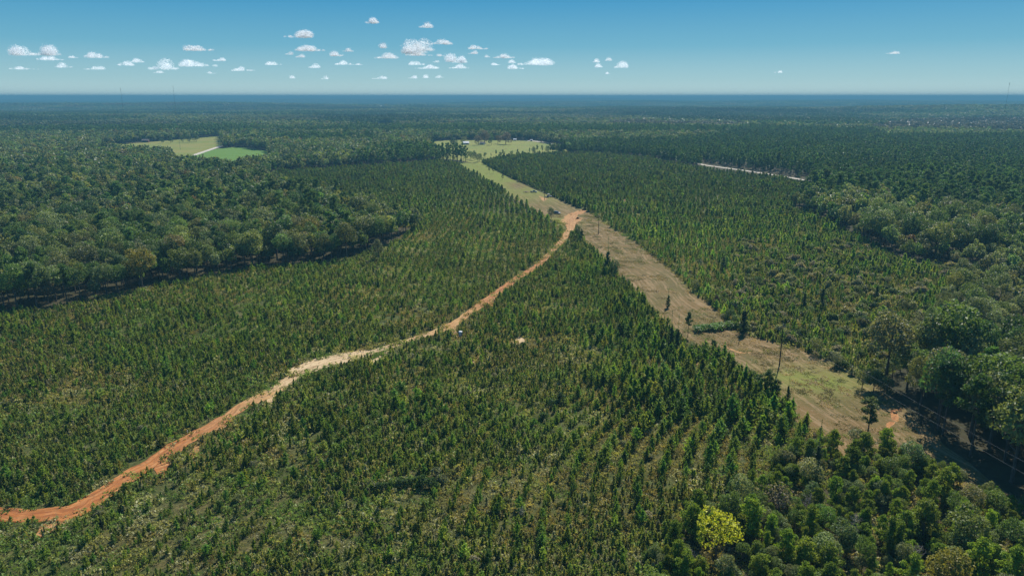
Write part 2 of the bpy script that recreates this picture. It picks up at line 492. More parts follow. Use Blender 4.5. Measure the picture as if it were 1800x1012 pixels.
def rough_edge(poly, step, amp, sc):
    out = []
    for i in range(len(poly)):
        a, b = poly[i], poly[(i + 1) % len(poly)]
        d = b - a
        L = np.hypot(*d)
        k = max(1, int(L / step))
        nrm = np.array([d[1], -d[0]]) / (L + 1e-9)
        for j in range(k):
            p = a + d * j / k
            out.append(p + nrm * amp * (2 * float(fbm(p[0] / sc + 5, p[1] / sc + 9, 3)) - 1))
    return np.array(out)


for P in (P_A, P_B, P_C):
    sheet("plantation_ground", rough_edge(P, 4, 1.6, 5), 0.02, M_WEEDY)
sheet("meadow", rough_edge(P_MEADOW, 10, 3, 20), 0.03, M_MEADOW)
sheet("straw_field", rough_edge(P_LEFTMEADOW, 10, 3, 20), 0.03, M_STRAW)
sheet("green_field", rough_edge(P_GREEN, 10, 2, 20), 0.036, M_CROP)


def ribbon(name, cl, cr, nc, z0, mat, attrs, zfun=None):
    m = len(cl)
    s = np.linspace(0, 1, nc)
    Pm = cl[:, None, :] * (1 - s)[None, :, None] + cr[:, None, :] * s[None, :, None]
    mid = (cl + cr) / 2
    d = np.concatenate([[0], np.cumsum(np.hypot(*(np.diff(mid, axis=0).T)))])
    wid = np.hypot(*(cr - cl).T)
    al = np.repeat(d[:, None], nc, 1)
    ac = s[None, :] * wid[:, None]
    z = np.full((m, nc), z0)
    if zfun: z = z + zfun(al, np.repeat(s[None, :], m, 0), Pm)
    V = np.concatenate([Pm, z[..., None]], -1).reshape(-1, 3)
    I = np.arange(m * nc).reshape(m, nc)
    F = np.stack([I[:-1, :-1], I[:-1, 1:], I[1:, 1:], I[1:, :-1]], -1).reshape(-1, 4)
    va = {"along": al.ravel(), "across": ac.ravel()}
    for k, fn in attrs.items(): va[k] = fn(d, s, Pm).ravel()
    me = mk_mesh(name, V, F, [mat], vattr=va, smooth=True)
    if me.polygons[0].normal.z < 0: me.flip_normals()
    return tag(link(name, me), kind="structure")


# mown strip
sl, sr = resample(SL, 3.0), resample(SR, 3.0)
mm = 260
def even(p, k):
    d = np.concatenate([[0], np.cumsum(np.hypot(*np.diff(p, axis=0).T))])
    t = np.linspace(0, d[-1], k)
    return np.column_stack([np.interp(t, d, p[:, 0]), np.interp(t, d, p[:, 1])])
def by_station(P, per=14):                      # same number of samples between stations on both banks
    out = []
    n_ = len(P)
    for i in range(n_ - 1):
        p0, p1, p2, p3 = P[max(i - 1, 0)], P[i], P[i + 1], P[min(i + 2, n_ - 1)]
        for j in range(per):
            t = j / per
            out.append(0.5 * ((2 * p1) + (-p0 + p2) * t + (2 * p0 - 5 * p1 + 4 * p2 - p3) * t * t + (-p0 + 3 * p1 - 3 * p2 + p3) * t ** 3))
    out.append(P[-1])
    return np.array(out)
sl, sr = by_station(SL), by_station(SR)
dv = sr - sl
dv = dv / np.hypot(*dv.T)[:, None]
sl = sl - dv * (1.2 + 1.6 * fbm(sl[:, 0] / 6, sl[:, 1] / 6))[:, None]
sr = sr + dv * (1.2 + 1.6 * fbm(sr[:, 0] / 6, sr[:, 1] / 6))[:, None]


def green_fn(d, s, Pm):
    x, y = Pm[..., 0], Pm[..., 1]
    far = sst(470, 640, y)
    gx, gy = G(1430, 668)
    spot = np.exp(-(((x - gx) / 12) ** 2 + ((y - gy) / 9) ** 2))
    gx, gy = G(985, 392)
    spot2 = np.exp(-(((x - gx) / 10) ** 2 + ((y - gy) / 22) ** 2))
    brown = np.exp(-(((x - G(912, 330)[0]) / 12) ** 2 + ((y - G(905, 326)[1]) / 30) ** 2))
    return np.clip(far * (1 - 0.95 * brown) + 1.0 * spot + 0.9 * spot2 + 0.06, 0, 1)


ribbon("grass_strip", sl, sr, 36, 0.05, M_MOWN, {"green": green_fn},
       lambda al, s, P: 0.05 * (fbm(P[..., 0] / 1.5, P[..., 1] / 1.5, 2)))

# dirt road with ruts and low berms
tg = np.gradient(ROAD[:, :2], axis=0)
tg = tg / np.hypot(*tg.T)[:, None]
nm = np.column_stack([tg[:, 1], -tg[:, 0]])
wv = ROAD[:, 2] * (0.54 + 0.54 * fbm(np.arange(len(ROAD)) / 4.0, np.zeros(len(ROAD)) + 3.3))
wl = wv * (0.34 + 0.34 * vn(np.arange(len(ROAD)) / 1.3, np.zeros(len(ROAD)) + 11.3))
wr = wv * (0.34 + 0.34 * vn(np.arange(len(ROAD)) / 1.3, np.zeros(len(ROAD)) + 31.3))
cl, cr = ROAD[:, :2] - nm * wl[:, None], ROAD[:, :2] + nm * wr[:, None]


def road_z(al, s, P):
    rut = -0.07 * (np.exp(-((s - 0.33) / 0.06) ** 2) + np.exp(-((s - 0.67) / 0.06) ** 2))
    berm = 0.22 * np.exp(-((s - 0.03) / 0.05) ** 2) + 0.16 * np.exp(-((s - 0.97) / 0.05) ** 2)
    edge = -0.2 * (np.abs(s - 0.5) > 0.497)
    return rut + berm * (0.4 + 1.2 * fbm(P[..., 0] / 3, P[..., 1] / 3, 2)) + 0.10 * fbm(P[..., 0] / 0.9, P[..., 1] / 0.9, 2) + edge


ribbon("road_verge", cl - nm * 6.5, cr + nm * 6.5, 3, 0.010, M_WEEDY, {})
ribbon("dirt_road", cl, cr, 17, 0.16, M_DIRT, {"tone": lambda d, s, P: np.repeat(ROAD[:, 3][:, None], len(s), 1),
        "track": lambda d, s, P: np.repeat((np.exp(-((s - 0.33) / 0.09) ** 2) + np.exp(-((s - 0.67) / 0.09) ** 2))[None, :], len(d), 0)}, road_z)

for (pp, tone), P in zip(SPURS, SPURP):
    e = rough_edge(P, 0.9, 0.9 if P[:, 1].mean() < 260 else 1.6, 2.2)
    ctr = P.mean(0)
    v = np.column_stack([e, np.full(len(e), 0.085)])
    a = np.sum(e[:, 0] * np.roll(e[:, 1], -1) - np.roll(e[:, 0], -1) * e[:, 1])
    f = list(range(len(e)))
    me = mk_mesh("dirt_patch", v, [f if a > 0 else f[::-1]], [M_DIRT],
                 vattr={"along": e[:, 1] * 0.7 + e[:, 0] * 0.7, "across": e[:, 0] * 0.7 - e[:, 1] * 0.7, "tone": np.full(len(e), tone)})
    tag(link("dirt_patch", me), kind="structure")


def track(name, pts, w, mat, z=0.06):
    p = resample([G(a, b) for a, b in pts], 6)
    t = np.gradient(p, axis=0)
    t /= np.hypot(*t.T)[:, None]
    nn = np.column_stack([t[:, 1], -t[:, 0]])
    return ribbon(name, p - nn * w / 2, p + nn * w / 2, 3, z, mat, {})


track("gravel_road", [(1225, 287), (1240, 290.5), (1280, 296), (1320, 301.5), (1380, 311), (1440, 321)], 5.5, M_GRAVEL)
track("gravel_road", [(925, 247), (950, 249.5), (975, 254), (1000, 262)], 10, M_GRAVEL)
track("gravel_road", [(305, 287.5), (314, 281.5), (345, 271.5), (376, 261), (388, 257)], 7, M_GRAVEL, 0.07)
P_WROAD = GP([(1225, 283), (1280, 292.5), (1320, 298), (1380, 307), (1445, 318), (1440, 326), (1380, 317), (1320, 309), (1235, 299)])

# ------------------------------------------------------------------ plant models
def clumps(cen, nrm, size, rng, bias=1.0, asp=0.62, up=0.0):
    """one folded leaf spray (two triangles round a raised rib) at each centre"""
    m = len(cen)
    d = nrm * bias + rng.normal(size=(m, 3))
    d[:, 2] += up
    d /= np.linalg.norm(d, axis=1)[:, None] + 1e-9
    t = np.cross(d, rng.normal(size=(m, 3)))
    t /= np.linalg.norm(t, axis=1)[:, None] + 1e-9
    b = np.cross(d, t)
    s = np.broadcast_to(np.asarray(size), (m,))[:, None]
    s = s * (0.6 + 0.8 * rng.random((m, 1)))
    q = 0.25 * s * d
    V = np.stack([cen + t * s * 0.5 - q * 0.4, cen + b * s * 0.5 * asp + q * 0.3, cen - t * s * 0.5 - q * 0.4, cen - b * s * 0.5 * asp + q * 0.3], 1).reshape(-1, 3)
    return V, np.arange(4 * m).reshape(m, 4), rng.random(m)


def tube(pts, r0, r1, k=6):
    pts = np.asarray(pts, float)
    V, F = [], []
    m = len(pts)
    for i, p in enumerate(pts):
        r = r0 + (r1 - r0) * i / (m - 1)
        d = pts[min(i + 1, m - 1)] - pts[max(i - 1, 0)]
        d = d / np.linalg.norm(d)
        a = np.cross(d, [0.31, 0.95, 0.05]); a /= np.linalg.norm(a)
        b = np.cross(d, a)
        for j in range(k):
            th = 2 * math.pi * j / k
            V.append(p + r * (math.cos(th) * a + math.sin(th) * b))
    for i in range(m - 1):
        for j in range(k):
            F.append((i * k + j, i * k + (j + 1) % k, (i + 1) * k + (j + 1) % k, (i + 1) * k + j))
    return np.array(V), np.array(F)


def joinm(parts):
    V, F, o = [], [], 0
    for v, f in parts:
        V.append(v); F.append(f + o); o += len(v)
    return np.vstack(V), np.vstack(F)


def sph(rng, m):
    d = rng.normal(size=(m, 3))
    return d / np.linalg.norm(d, axis=1)[:, None]


def broadleaf(seed, H, R, nl, ls, open_=0.0, nlobe=16, low=0.18):
    rng = np.random.default_rng(seed)
    base = low * H
    ch = (H - base) / 2
    cz = base + ch
    lob = []
    for k in range(nlobe):
        d = sph(rng, 1)[0]
        if d[2] < -0.45: d[2] *= -0.6
        f = 0.52 + 0.22 * rng.random()
        lob.append((np.array([d[0] * R * f, d[1] * R * f, cz + d[2] * ch * f * 1.08]), R * (0.30 + 0.20 * rng.random())))
    lob.append((np.array([0, 0, cz + 0.1 * ch]), R * 0.62))
    C, N, LV = [], [], []
    tot = sum(r * r for _, r in lob)
    for c, r in lob:
        m = int(nl * r * r / tot)
        d = sph(rng, m)
        rr = r * (0.72 + 0.36 * rng.random(m))
        p = c + d * rr[:, None] * np.array([1, 1, 0.85])
        keep = np.ones(m, bool)
        for c2, r2 in lob:
            if c2 is not c: keep &= np.linalg.norm((p - c2) / [1, 1, .85], axis=1) > r2 * 0.66
        if open_: keep &= rng.random(m) > open_
        C.append(p[keep]); N.append(d[keep] + [0, 0, 0.25]); LV.append(np.full(keep.sum(), rng.random()))
    C, N, LV = np.vstack(C), np.vstack(N), np.concatenate(LV)
    V, F, lv = clumps(C, N, ls, rng, 1.1)
    lv = np.clip(0.65 * lv + 0.35 * LV, 0, 1)
    parts = []
    lean = rng.normal(size=2) * 0.25
    tp = [np.array([lean[0] * t * t, lean[1] * t * t, t * H * 0.72]) for t in (0, 0.3, 0.6, 1.0)]
    parts.append(tube(tp, 0.022 * H, 0.006 * H))
    for k in range(7):
        c, r = lob[rng.integers(len(lob))]
        t = 0.35 + 0.5 * rng.random()
        a = np.array([lean[0] * t * t, lean[1] * t * t, t * H * 0.72])
        parts.append(tube([a, (a + c) / 2 + [0, 0, -0.06 * H], c], 0.009 * H, 0.003 * H, 5))
    return (V, F, lv), joinm(parts)


def pine(seed, H, R, nl, ls, bare=0.42, blobs=22):
    """open-crowned pine: straight trunk, needle clusters at branch ends"""
    rng = np.random.default_rng(seed)
    C, N, LV, parts = [], [], [], []
    parts.append(tube([(0, 0, 0), (0.05 * rng.normal(), 0.05 * rng.normal(), H * 0.5), (0, 0, H * 0.97)], 0.016 * H, 0.003 * H))
    for k in range(blobs):
        t = bare + (1 - bare) * (k + rng.random()) / blobs
        prof = math.sin(math.pi * min(1, 0.16 + 0.80 * (t - bare) / (1 - bare))) ** 0.8
        a = rng.random() * 2 * math.pi
        rr = R * prof * (0.25 + 0.65 * rng.random())
        c = np.array([math.cos(a) * rr, math.sin(a) * rr, t * H + 0.12 * rr])
        r = R * (0.26 + 0.18 * rng.random())
        m = nl // blobs
        d = sph(rng, m)
        p = c + d * (r * (0.45 + 0.6 * rng.random(m)))[:, None] * np.array([1, 1, 0.62])
        C.append(p); N.append(d * 0.6 + [0, 0, 0.3]); LV.append(np.full(m, rng.random()))
        if k % 2 == 0: parts.append(tube([(0, 0, t * H - 0.1 * rr), c * [0.5, 0.5, 1] + [0, 0, -0.1 * rr], c], 0.005 * H, 0.002 * H, 4))
    V, F, lv = clumps(np.vstack(C), np.vstack(N), ls, rng, 0.8, 0.5)
    return (V, F, np.clip(0.7 * lv + 0.3 * np.concatenate(LV), 0, 1)), joinm(parts)


def conifer(seed, H, R, nl, ls, full=0.0):
    """young plantation pine or cedar: narrow cone of upswept tufts"""
    rng = np.random.default_rng(seed)
    nw = 9 if nl > 150 else 6
    per = max(3, nl // (nw * 6))
    C, N, LV = [], [], []
    for k in range(nw):
        t = 0.07 + 0.88 * k / (nw - 1)
        pr = (1 - t) ** (0.8 - 0.35 * full) * (0.55 + 0.45 * min(1, t / 0.22)) + 0.08
        for b in range(6):
            a = rng.random() * 2 * math.pi
            L = R * pr * (0.65 + 0.6 * rng.random())
            lvb = rng.random()
            for q in range(per):
                s = (q + 0.4 + 0.5 * rng.random()) / per
                C.append((math.cos(a) * L * s, math.sin(a) * L * s, t * H + 0.55 * L * s * s + 0.10 * H * (rng.random() - 0.5)))
                N.append((math.cos(a) * 0.7, math.sin(a) * 0.7, 0.5))
                LV.append(lvb)
    for q in range(max(3, per)):
        C.append((0, 0, H * (0.94 + 0.03 * q))); N.append((rng.normal(), rng.normal(), 0.2)); LV.append(0.9)
    C, N = np.array(C), np.array(N)
    V, F, lv = clumps(C, N, ls, rng, 0.9, 0.45)
    tr = tube([(0, 0, 0), (0, 0, H * 0.5), (0, 0, H * 0.95)], 0.018 * H, 0.004 * H, 5)
    return (V, F, np.clip(0.55 * lv + 0.45 * np.array(LV), 0, 1)), tr


def bush(seed, H, R, nl, ls):
    rng = np.random.default_rng(seed)
    C, N, LV = [], [], []
    nb_ = 7
    for k in range(nb_):
        a, q = rng.random() * 6.28, rng.random() ** 0.5
        c = np.array([math.cos(a) * R * 0.6 * q, math.sin(a) * R * 0.6 * q, H * (0.35 + 0.3 * rng.random() * (1.2 - q))])
        m = nl // nb_
        d = sph(rng, m)
        d[:, 2] = np.abs(d[:, 2]) * 1.0 - 0.25
        C.append(c + d * (0.45 * R * (0.6 + 0.5 * rng.random(m)))[:, None] * [1, 1, H / R * 0.75]); N.append(d + [0, 0, .3]); LV.append(np.full(m, rng.random()))
    C = np.vstack(C); C[:, 2] = np.maximum(C[:, 2], 0.06)
    V, F, lv = clumps(C, np.vstack(N), ls, rng, 0.9)
    st = [tube([(0, 0, 0), (0.15 * R * math.cos(a), 0.15 * R * math.sin(a), H * 0.3), (0.4 * R * math.cos(a), 0.4 * R * math.sin(a), H * 0.6)], 0.03 * H, 0.01 * H, 4) for a in (0.4, 2.3, 4.6)]
    return (V, F, np.clip(0.65 * lv + 0.35 * np.concatenate(LV), 0, 1)), joinm(st)


def bare_tree(seed, H, R):
    rng = np.random.default_rng(seed)
    P = [tube([(0, 0, 0), (0.1, 0, H * 0.3), (0, 0.1, H * 0.6), (0.1, 0.1, H)], 0.02 * H, 0.004 * H, 6)]
    for k in range(34):
        t = 0.25 + 0.7 * rng.random()
        a = rng.random() * 6.28
        L = R * (1.15 - t) * (0.6 + 0.7 * rng.random())
        s = np.array([0.05, 0.05, t * H])
        e = s + [math.cos(a) * L, math.sin(a) * L, 0.7 * L]
        P.append(tube([s, (s + e) / 2 + [0, 0, -0.08 * L], e], 0.008 * H, 0.003 * H, 4))
        for q in range(3):
            f = s + (e - s) * (0.5 + 0.4 * rng.random())
            P.append(tube([f, f + rng.normal(size=3) * 0.25 * L + [0, 0, 0.3 * L]], 0.004 * H, 0.002 * H, 3))
    return joinm(P)


def weeds(seed, n, s=4.2):
    rng = np.random.default_rng(seed)
    C, N, S_, L = [], [], [], []
    for k in range(n):
        x, y = (rng.random(2) - 0.5) * s
        h = 0.22 + 0.75 * rng.random() ** 2
        lv = rng.random()
        for q in range(7):
            C.append((x + 0.22 * rng.normal(), y + 0.22 * rng.normal(), h * (0.3 + 0.6 * rng.random()))); N.append((rng.normal(), rng.normal(), 0.6))
            S_.append(0.20 + 0.28 * h); L.append(lv)
    V, F, lv = clumps(np.array(C), np.array(N), np.array(S_), rng, 0.7, 0.55)
    return V, F, np.clip(0.5 * lv + 0.5 * np.array(L), 0, 1)


def whole(name, crown, trunk, mleaf, mbark):
    (V, F, lv), (tv, tf) = crown, trunk
    VV, FF = np.vstack([V, tv]), np.vstack([F, tf + len(V)])
    return mk_mesh(name, VV, FF, [mleaf, mbark], np.concatenate([np.zeros(len(F)), np.ones(len(tf))]), {"lv": np.concatenate([lv, np.full(len(tf), .5)])})


def split(name, crown, trunk, mleaf, mbark):
    return (mk_mesh(name + "_crown", crown[0], crown[1], [mleaf], None, {"lv": crown[2]}), mk_mesh(name + "_trunk", trunk[0], trunk[1], [mbark]))


# ------------------------------------------------------------------ scatter machinery (stuff: everything past the individually built trees)
def source(name, meshes):
    c = bpy.data.collections.new(name)                  # never linked to the scene: only a palette for the scatter
    for i, m in enumerate(meshes):
        o = bpy.data.objects.new(f"{name}.{i:03d}", m)
        c.objects.link(o)
    return c


_NG = {}


def scatter_group(coll):
    if coll.name in _NG: return _NG[coll.name]
    g = bpy.data.node_groups.new("scatter_" + coll.name, 'GeometryNodeTree')
    g.interface.new_socket("Geometry", in_out='INPUT', socket_type='NodeSocketGeometry')
    g.interface.new_socket("Geometry", in_out='OUTPUT', socket_type='NodeSocketGeometry')
    gi, go = g.nodes.new("NodeGroupInput"), g.nodes.new("NodeGroupOutput")
    ci = g.nodes.new("GeometryNodeCollectionInfo")
    ci.inputs["Collection"].default_value = coll
    ci.inputs["Separate Children"].default_value = True
    ci.inputs["Reset Children"].default_value = True
    ip = g.nodes.new("GeometryNodeInstanceOnPoints")
    ip.inputs["Pick Instance"].default_value = True

    def na(nm, t):
        o = g.nodes.new("GeometryNodeInputNamedAttribute")
        o.data_type = t
        o.inputs[0].default_value = nm
        return o.outputs[0]
    L = g.links.new
    L(gi.outputs[0], ip.inputs["Points"]); L(ci.outputs[0], ip.inputs["Instance"])
    L(na("idx", 'INT'), ip.inputs["Instance Index"]); L(na("rot", 'FLOAT_VECTOR'), ip.inputs["Rotation"]); L(na("scl", 'FLOAT_VECTOR'), ip.inputs["Scale"])
    L(ip.outputs[0], go.inputs[0])
    _NG[coll.name] = g
    return g


def scatter(name, coll, xyz, rz, scl, idx, tint, label, cat):
    m = len(xyz)
    if m == 0: return
    me = bpy.data.meshes.new(name)
    me.vertices.add(m)
    me.vertices.foreach_set("co", np.asarray(xyz, np.float32).ravel())
    rot = np.zeros((m, 3), np.float32); rot[:, 2] = rz
    scl = np.asarray(scl, np.float32)
    if scl.ndim == 1: scl = np.repeat(scl[:, None], 3, 1)
    a = me.attributes.new("rot", 'FLOAT_VECTOR', 'POINT'); a.data.foreach_set("vector", rot.ravel())
    a = me.attributes.new("scl", 'FLOAT_VECTOR', 'POINT'); a.data.foreach_set("vector", scl.astype(np.float32).ravel())
    a = me.attributes.new("idx", 'INT', 'POINT'); a.data.foreach_set("value", np.asarray(idx, np.int32))
    a = me.attributes.new("tint", 'FLOAT_COLOR', 'POINT'); a.data.foreach_set("color", np.column_stack([tint, np.ones(m)]).astype(np.float32).ravel())
    o = link(name, me)
    md = o.modifiers.new("scatter", 'NODES')
    md.node_group = scatter_group(coll)
    return tag(o, label, cat, kind="stuff")


# palettes
def jit(col, m, amt=0.22):
    b = 1 + amt * RNG.normal(size=(m, 1))
    h = 1 + 0.10 * RNG.normal(size=(m, 3))
    return np.clip(np.asarray(col)[None, :] * b * h, 0.008, 0.5)


HARD = np.array([(0.086, 0.106, 0.050), (0.084, 0.100, 0.032), (0.060, 0.096, 0.028), (0.034, 0.062, 0.024), (0.072, 0.090, 0.044), (0.090, 0.080, 0.042), (0.115, 0.105, 0.028), (0.105, 0.066, 0.034)])
PINE = np.array([(0.044, 0.080, 0.022), (0.050, 0.090, 0.028), (0.034, 0.068, 0.024)])
YPINE = np.array([(0.080, 0.124, 0.018), (0.108, 0.144, 0.026), (0.058, 0.102, 0.020)])


# LOD meshes (unit models are built at real size, then scaled about 1)
BL0 = [broadleaf(11 + i, 13.5, 4.3 + 0.4 * (i % 2), 3400, 0.52) for i in range(4)]
BL1 = [broadleaf(31 + i, 13.5, 4.4, 620, 1.15, nlobe=12) for i in range(4)]
BL2 = [broadleaf(51 + i, 13.5, 4.6, 150, 2.1, nlobe=9) for i in range(4)]
PN0 = [pine(71 + i, 14.5, 2.9, 2600, 0.50, 0.40 + 0.04 * i) for i in range(3)] + [pine(77, 8.5, 2.7, 2600, 0.48, 0.14, 26), pine(78, 8.5, 2.9, 2600, 0.48, 0.10, 28)]
PN1 = [pine(81 + i, 14.5, 2.9, 520, 1.0, 0.42) for i in range(3)] + [pine(87, 8.5, 2.8, 520, 0.95, 0.14), pine(88, 8.5, 2.9, 520, 0.95, 0.1)]
PN2 = [pine(91 + i, 14.5, 2.9, 110, 1.9, 0.42, 10) for i in range(3)]
YP0 = [conifer(101 + i, 3.4, 0.85 + 0.09 * i, 560, 0.38, 0.5 * (i % 3)) for i in range(8)]
YP1 = [conifer(111 + i, 3.4, 1.1, 190, 0.66) for i in range(4)]
YP2 = [conifer(121 + i, 3.4, 1.10, 84, 0.90) for i in range(3)]
SH0 = [bush(131 + i, 1.7, 1.25, 520, 0.26) for i in range(4)]
SH1 = [bush(141 + i, 1.7, 1.3, 150, 0.50) for i in range(3)]
CD0 = [conifer(151 + i, 7.0, 1.5, 1500, 0.48, 0.8) for i in range(3)]


def WH(nm, L, ml, mb=M_BARK): return [whole(nm, c, t, ml, mb) for c, t in L]


C_BL0, C_BL1, C_BL2 = source("broadleaf_kind", WH("broadleaf_kind", BL0, M_LEAF)), source("broadleaf_sketch", WH("broadleaf_sketch", BL1, M_LEAF)), source("broadleaf_far", WH("broadleaf_far", BL2, M_LEAF))
C_PN0, C_PN1, C_PN2 = source("pine_kind", WH("pine_kind", PN0, M_NEEDLE)), source("pine_sketch", WH("pine_sketch", PN1, M_NEEDLE)), source("pine_far", WH("pine_far", PN2, M_NEEDLE))
C_YP0, C_YP1, C_YP2 = source("sapling_kind", WH("sapling_kind", YP0, M_NEEDLE)), source("sapling_sketch", WH("sapling_sketch", YP1, M_NEEDLE)), source("sapling_far", WH("sapling_far", YP2, M_NEEDLE))
C_SH0, C_SH1 = source("bush_kind", WH("bush_kind", SH0, M_LEAF)), source("bush_sketch", WH("bush_sketch", SH1, M_LEAF))
C_WD = source("weed_kind", [mk_mesh("weed_kind", *weeds(161 + i, 38)[:2], [M_WEED], None, {"lv": weeds(161 + i, 38)[2]}) for i in range(4)])
BLO = [broadleaf(171 + i, 13.5, 5.0, 3000, 0.55, low=-0.14) for i in range(3)]
D_OPEN = [split("open_tree", c, t, M_LEAF, M_BARK) for c, t in BLO]
D_BL, D_PN, D_YP, D_SH, D_CD = ([split("broadleaf_tree", c, t, M_LEAF, M_BARK) for c, t in BL0], [split("pine_tree", c, t, M_NEEDLE, M_BARK) for c, t in PN0],
                                [split("young_pine", c, t, M_NEEDLE, M_BARK) for c, t in YP0], [split("shrub", c, t, M_LEAF, M_BARK) for c, t in SH0],
                                [split("cedar_tree", c, t, M_NEEDLE, M_BARK) for c, t in CD0])

# landmarks for the descriptions
MARKS = [(1255, 945, "the yellow-leaved tree"), (1662, 998, "the orange-tinged tree"), (1370, 640, "the nearest power pole"), (1570, 735, "the small orange washout"), (1720, 820, "the strip's shaded end"),
         (1525, 765, "the lone strip pine"), (285, 825, "the wedge-shaped orange spur"), (60, 905, "the lower left road end"), (808, 585, "the small booth"), (760, 850, "the dark thicket"),
         (1430, 848, "the dark old cedar"), (1250, 590, "the green brush gap"), (980, 705, "the dark bushy pine"), (600, 640, "the pale road bank"), (1008, 390, "the dirt crossing"),
         (665, 455, "the spreading woodside tree"), (130, 545, "the left wood's shaded edge"), (400, 480, "the left wood's middle edge"), (700, 420, "the left wood's tip"), (1480, 395, "the right wood's corner"),
         (1650, 585, "the tall plantation pine"), (475, 695, "the road's tan bend"), (1750, 480, "the right wood's upper edge"), (1640, 700, "the big strip-shading trees"), (1370, 895, "the half bare tree"),
         (1080, 475, "the cedar pair"), (1185, 615, "the dark brushside cedars"), (345, 265, "the gravel field road"), (420, 275, "the green field"), (1310, 302, "the white road slivers"), (1440, 540, "the two plantation cedars"),
         (1010, 985, "the bottom edge's midpoint"), (500, 985, "the lower left bottom edge"), (250, 985, "the bottom left corner"), (750, 985, "the bottom edge left of midpoint"), (1780, 960, "the bottom right corner"), (1780, 600, "the right picture edge"),
         (20, 400, "the left picture edge"), (250, 380, "the left wood's heart"), (560, 400, "the left wood's right half"), (1300, 760, "the clearest planted rows"), (1150, 800, "the rows left of the clearest"), (1498, 948, "the pale bare tree"), (330, 763, "the white marker post")]
PENDING = []
ORD = ["leftmost", "second from left", "third from left", "fourth from left", "fifth from left", "sixth from left", "seventh from left", "eighth from left", "ninth from left", "tenth from left",
       "eleventh from left", "twelfth from left", "thirteenth from left", "fourteenth from left", "fifteenth from left", "sixteenth from left", "seventeenth from left", "eighteenth from left", "nineteenth from left", "twentieth from left", "21st from left", "22nd from left", "23rd from left", "24th from left", "25th from left"]


def spot(px, py):
    best = min(MARKS, key=lambda m: ((px - m[0]) / 1.2) ** 2 + (1.7 * (py - m[1])) ** 2)
    dx, dy = px - best[0], (py - best[1]) * 1.7
    if abs(dx) > 2.0 * abs(dy): w = "left of" if dx < 0 else "right of"
    elif abs(dy) > 2.0 * abs(dx): w = "behind" if dy < 0 else "before"
    else: w = ("behind-" if dy < 0 else "before-") + ("left of" if dx < 0 else "right of")
    return f"{w} {best[2]}"


def settle_labels():
    """things that share a description are told apart by their order from the left"""
    by = {}
    for o, px_ in PENDING: by.setdefault(o["label"], []).append((px_, o))
    for lab, L_ in by.items():
        if len(L_) == 1: continue
        L_.sort(key=lambda q_: q_[0])
        names = {2: ["left one", "right one"], 3: ["left one", "middle one", "right one"]}.get(len(L_), (ORD[:len(L_) - 1] + ["rightmost"]) if len(L_) <= 26 else None)
        if names is None: continue
        for nm_, (px_, o) in zip(names, L_): o["label"] = f"{lab}, {nm_}"


def hue_word(t):
    r, g, b = t
    if r > 1.25 * g: return "russet"
    if r > 0.98 * g and g > 0.08: return "yellowish"
    if b > 0.52 * g: return "grey green"
    l = 0.3 * r + 0.6 * g + 0.1 * b
    return "dark green" if l < 0.048 else ("mid green" if l < 0.068 else "light olive")


def plant(kind, meshes, x, y, z, rz, sx, sz, tint, label, cat, group=None):
    o = empty(kind, (x, y, z), rz)
    o.scale = (sx, sx, sz)
    c = link("crown", meshes[0], o)
    c["tint"] = [float(t) for t in tint]
    t_ = link("trunk", meshes[1], o)
    tag(o, label, cat, group)
    PENDING.append((o, float(PJ(x, y, z)[0])))
    return o


# ------------------------------------------------------------------ which ground is kept clear
def near_road(x, y, pad):
    d = np.full(x.shape, 1e9)
    for i in range(0, len(ROAD), 2):
        d = np.minimum(d, np.hypot(x - ROAD[i, 0], y - ROAD[i, 1]) - ROAD[i, 2] / 2)
    return d < pad


def in_spur(x, y):
    r = np.zeros(x.shape, bool)
    for P, (pp, t) in zip(SPURP, SPURS): r |= inside(P, x, y)
    return r


def in_frame(x, y, z, mx=60, my=60):
    px, py, d = PJ(x, y, z)
    return (px > -mx) & (px < 1800 + mx) & (py < 1012 + my) & (d > 0)


def take_largest(size, ok, k=300):
    s = np.where(ok, size, -1)
    i = np.argsort(-s)[:k]
    return i[s[i] > 0]


# ------------------------------------------------------------------ plantations: rows of young pines
def rows(P, az, du, dv, jit_=0.3):
    lo, hi = P.min(0), P.max(0)
    yy = np.arange(lo[1] - 5, hi[1] + 5, 1.0)
    sl_ = np.tan(np.radians(az(yy)))
    f = np.concatenate([[0], np.cumsum(sl_[:-1])])
    u = np.arange(lo[0] - f.max() - 10, hi[0] - f.min() + 10, du)
    v = np.arange(lo[1], hi[1], dv)
    U, Vv = np.meshgrid(u, v)
    U, Vv = U.ravel(), Vv.ravel()
    Vv = Vv + RNG.random(len(Vv)) * dv * 0.8
    x = U + np.interp(Vv, yy, f) + 1.6 * np.sin(Vv / 31 + U / 55) + RNG.normal(size=len(U)) * jit_
    k = inside(P, x, Vv)
    return x[k], Vv[k]


xa, ya = rows(P_A, lambda y: np.full(y.shape, 1.5), 3.6, 1.15, 0.38)
xb, yb = rows(P_B, lambda y: 5 + 40 * sst(100, 190, y), 4.5, 0.95, 0.27)
xc, yc = rows(P_C, lambda y: np.full(y.shape, 12.0), 3.2, 1.6, 0.6)
x, y, zone = np.concatenate([xa, xb, xc]), np.concatenate([ya, yb, yc]), np.concatenate([np.zeros(len(xa)), np.ones(len(xb)), np.full(len(xc), 2)])
r = np.hypot(x, y)
px, py, dep = PJ(x, y)
h = np.where(zone == 0, 1.9 + 1.1 * sst(330, 520, r), np.where(zone == 1, 1.8, 2.3 + 1.0 * sst(300, 520, r)))
tall_rows = sst(950, 1140, px) * sst(885, 750, py) * (zone == 1)
h = h + 1.35 * tall_rows
dens = fbm(x / 26 + 40, y / 26 + 11, 3)
dens2 = fbm(x / 9 + 4, y / 9 + 71, 2)
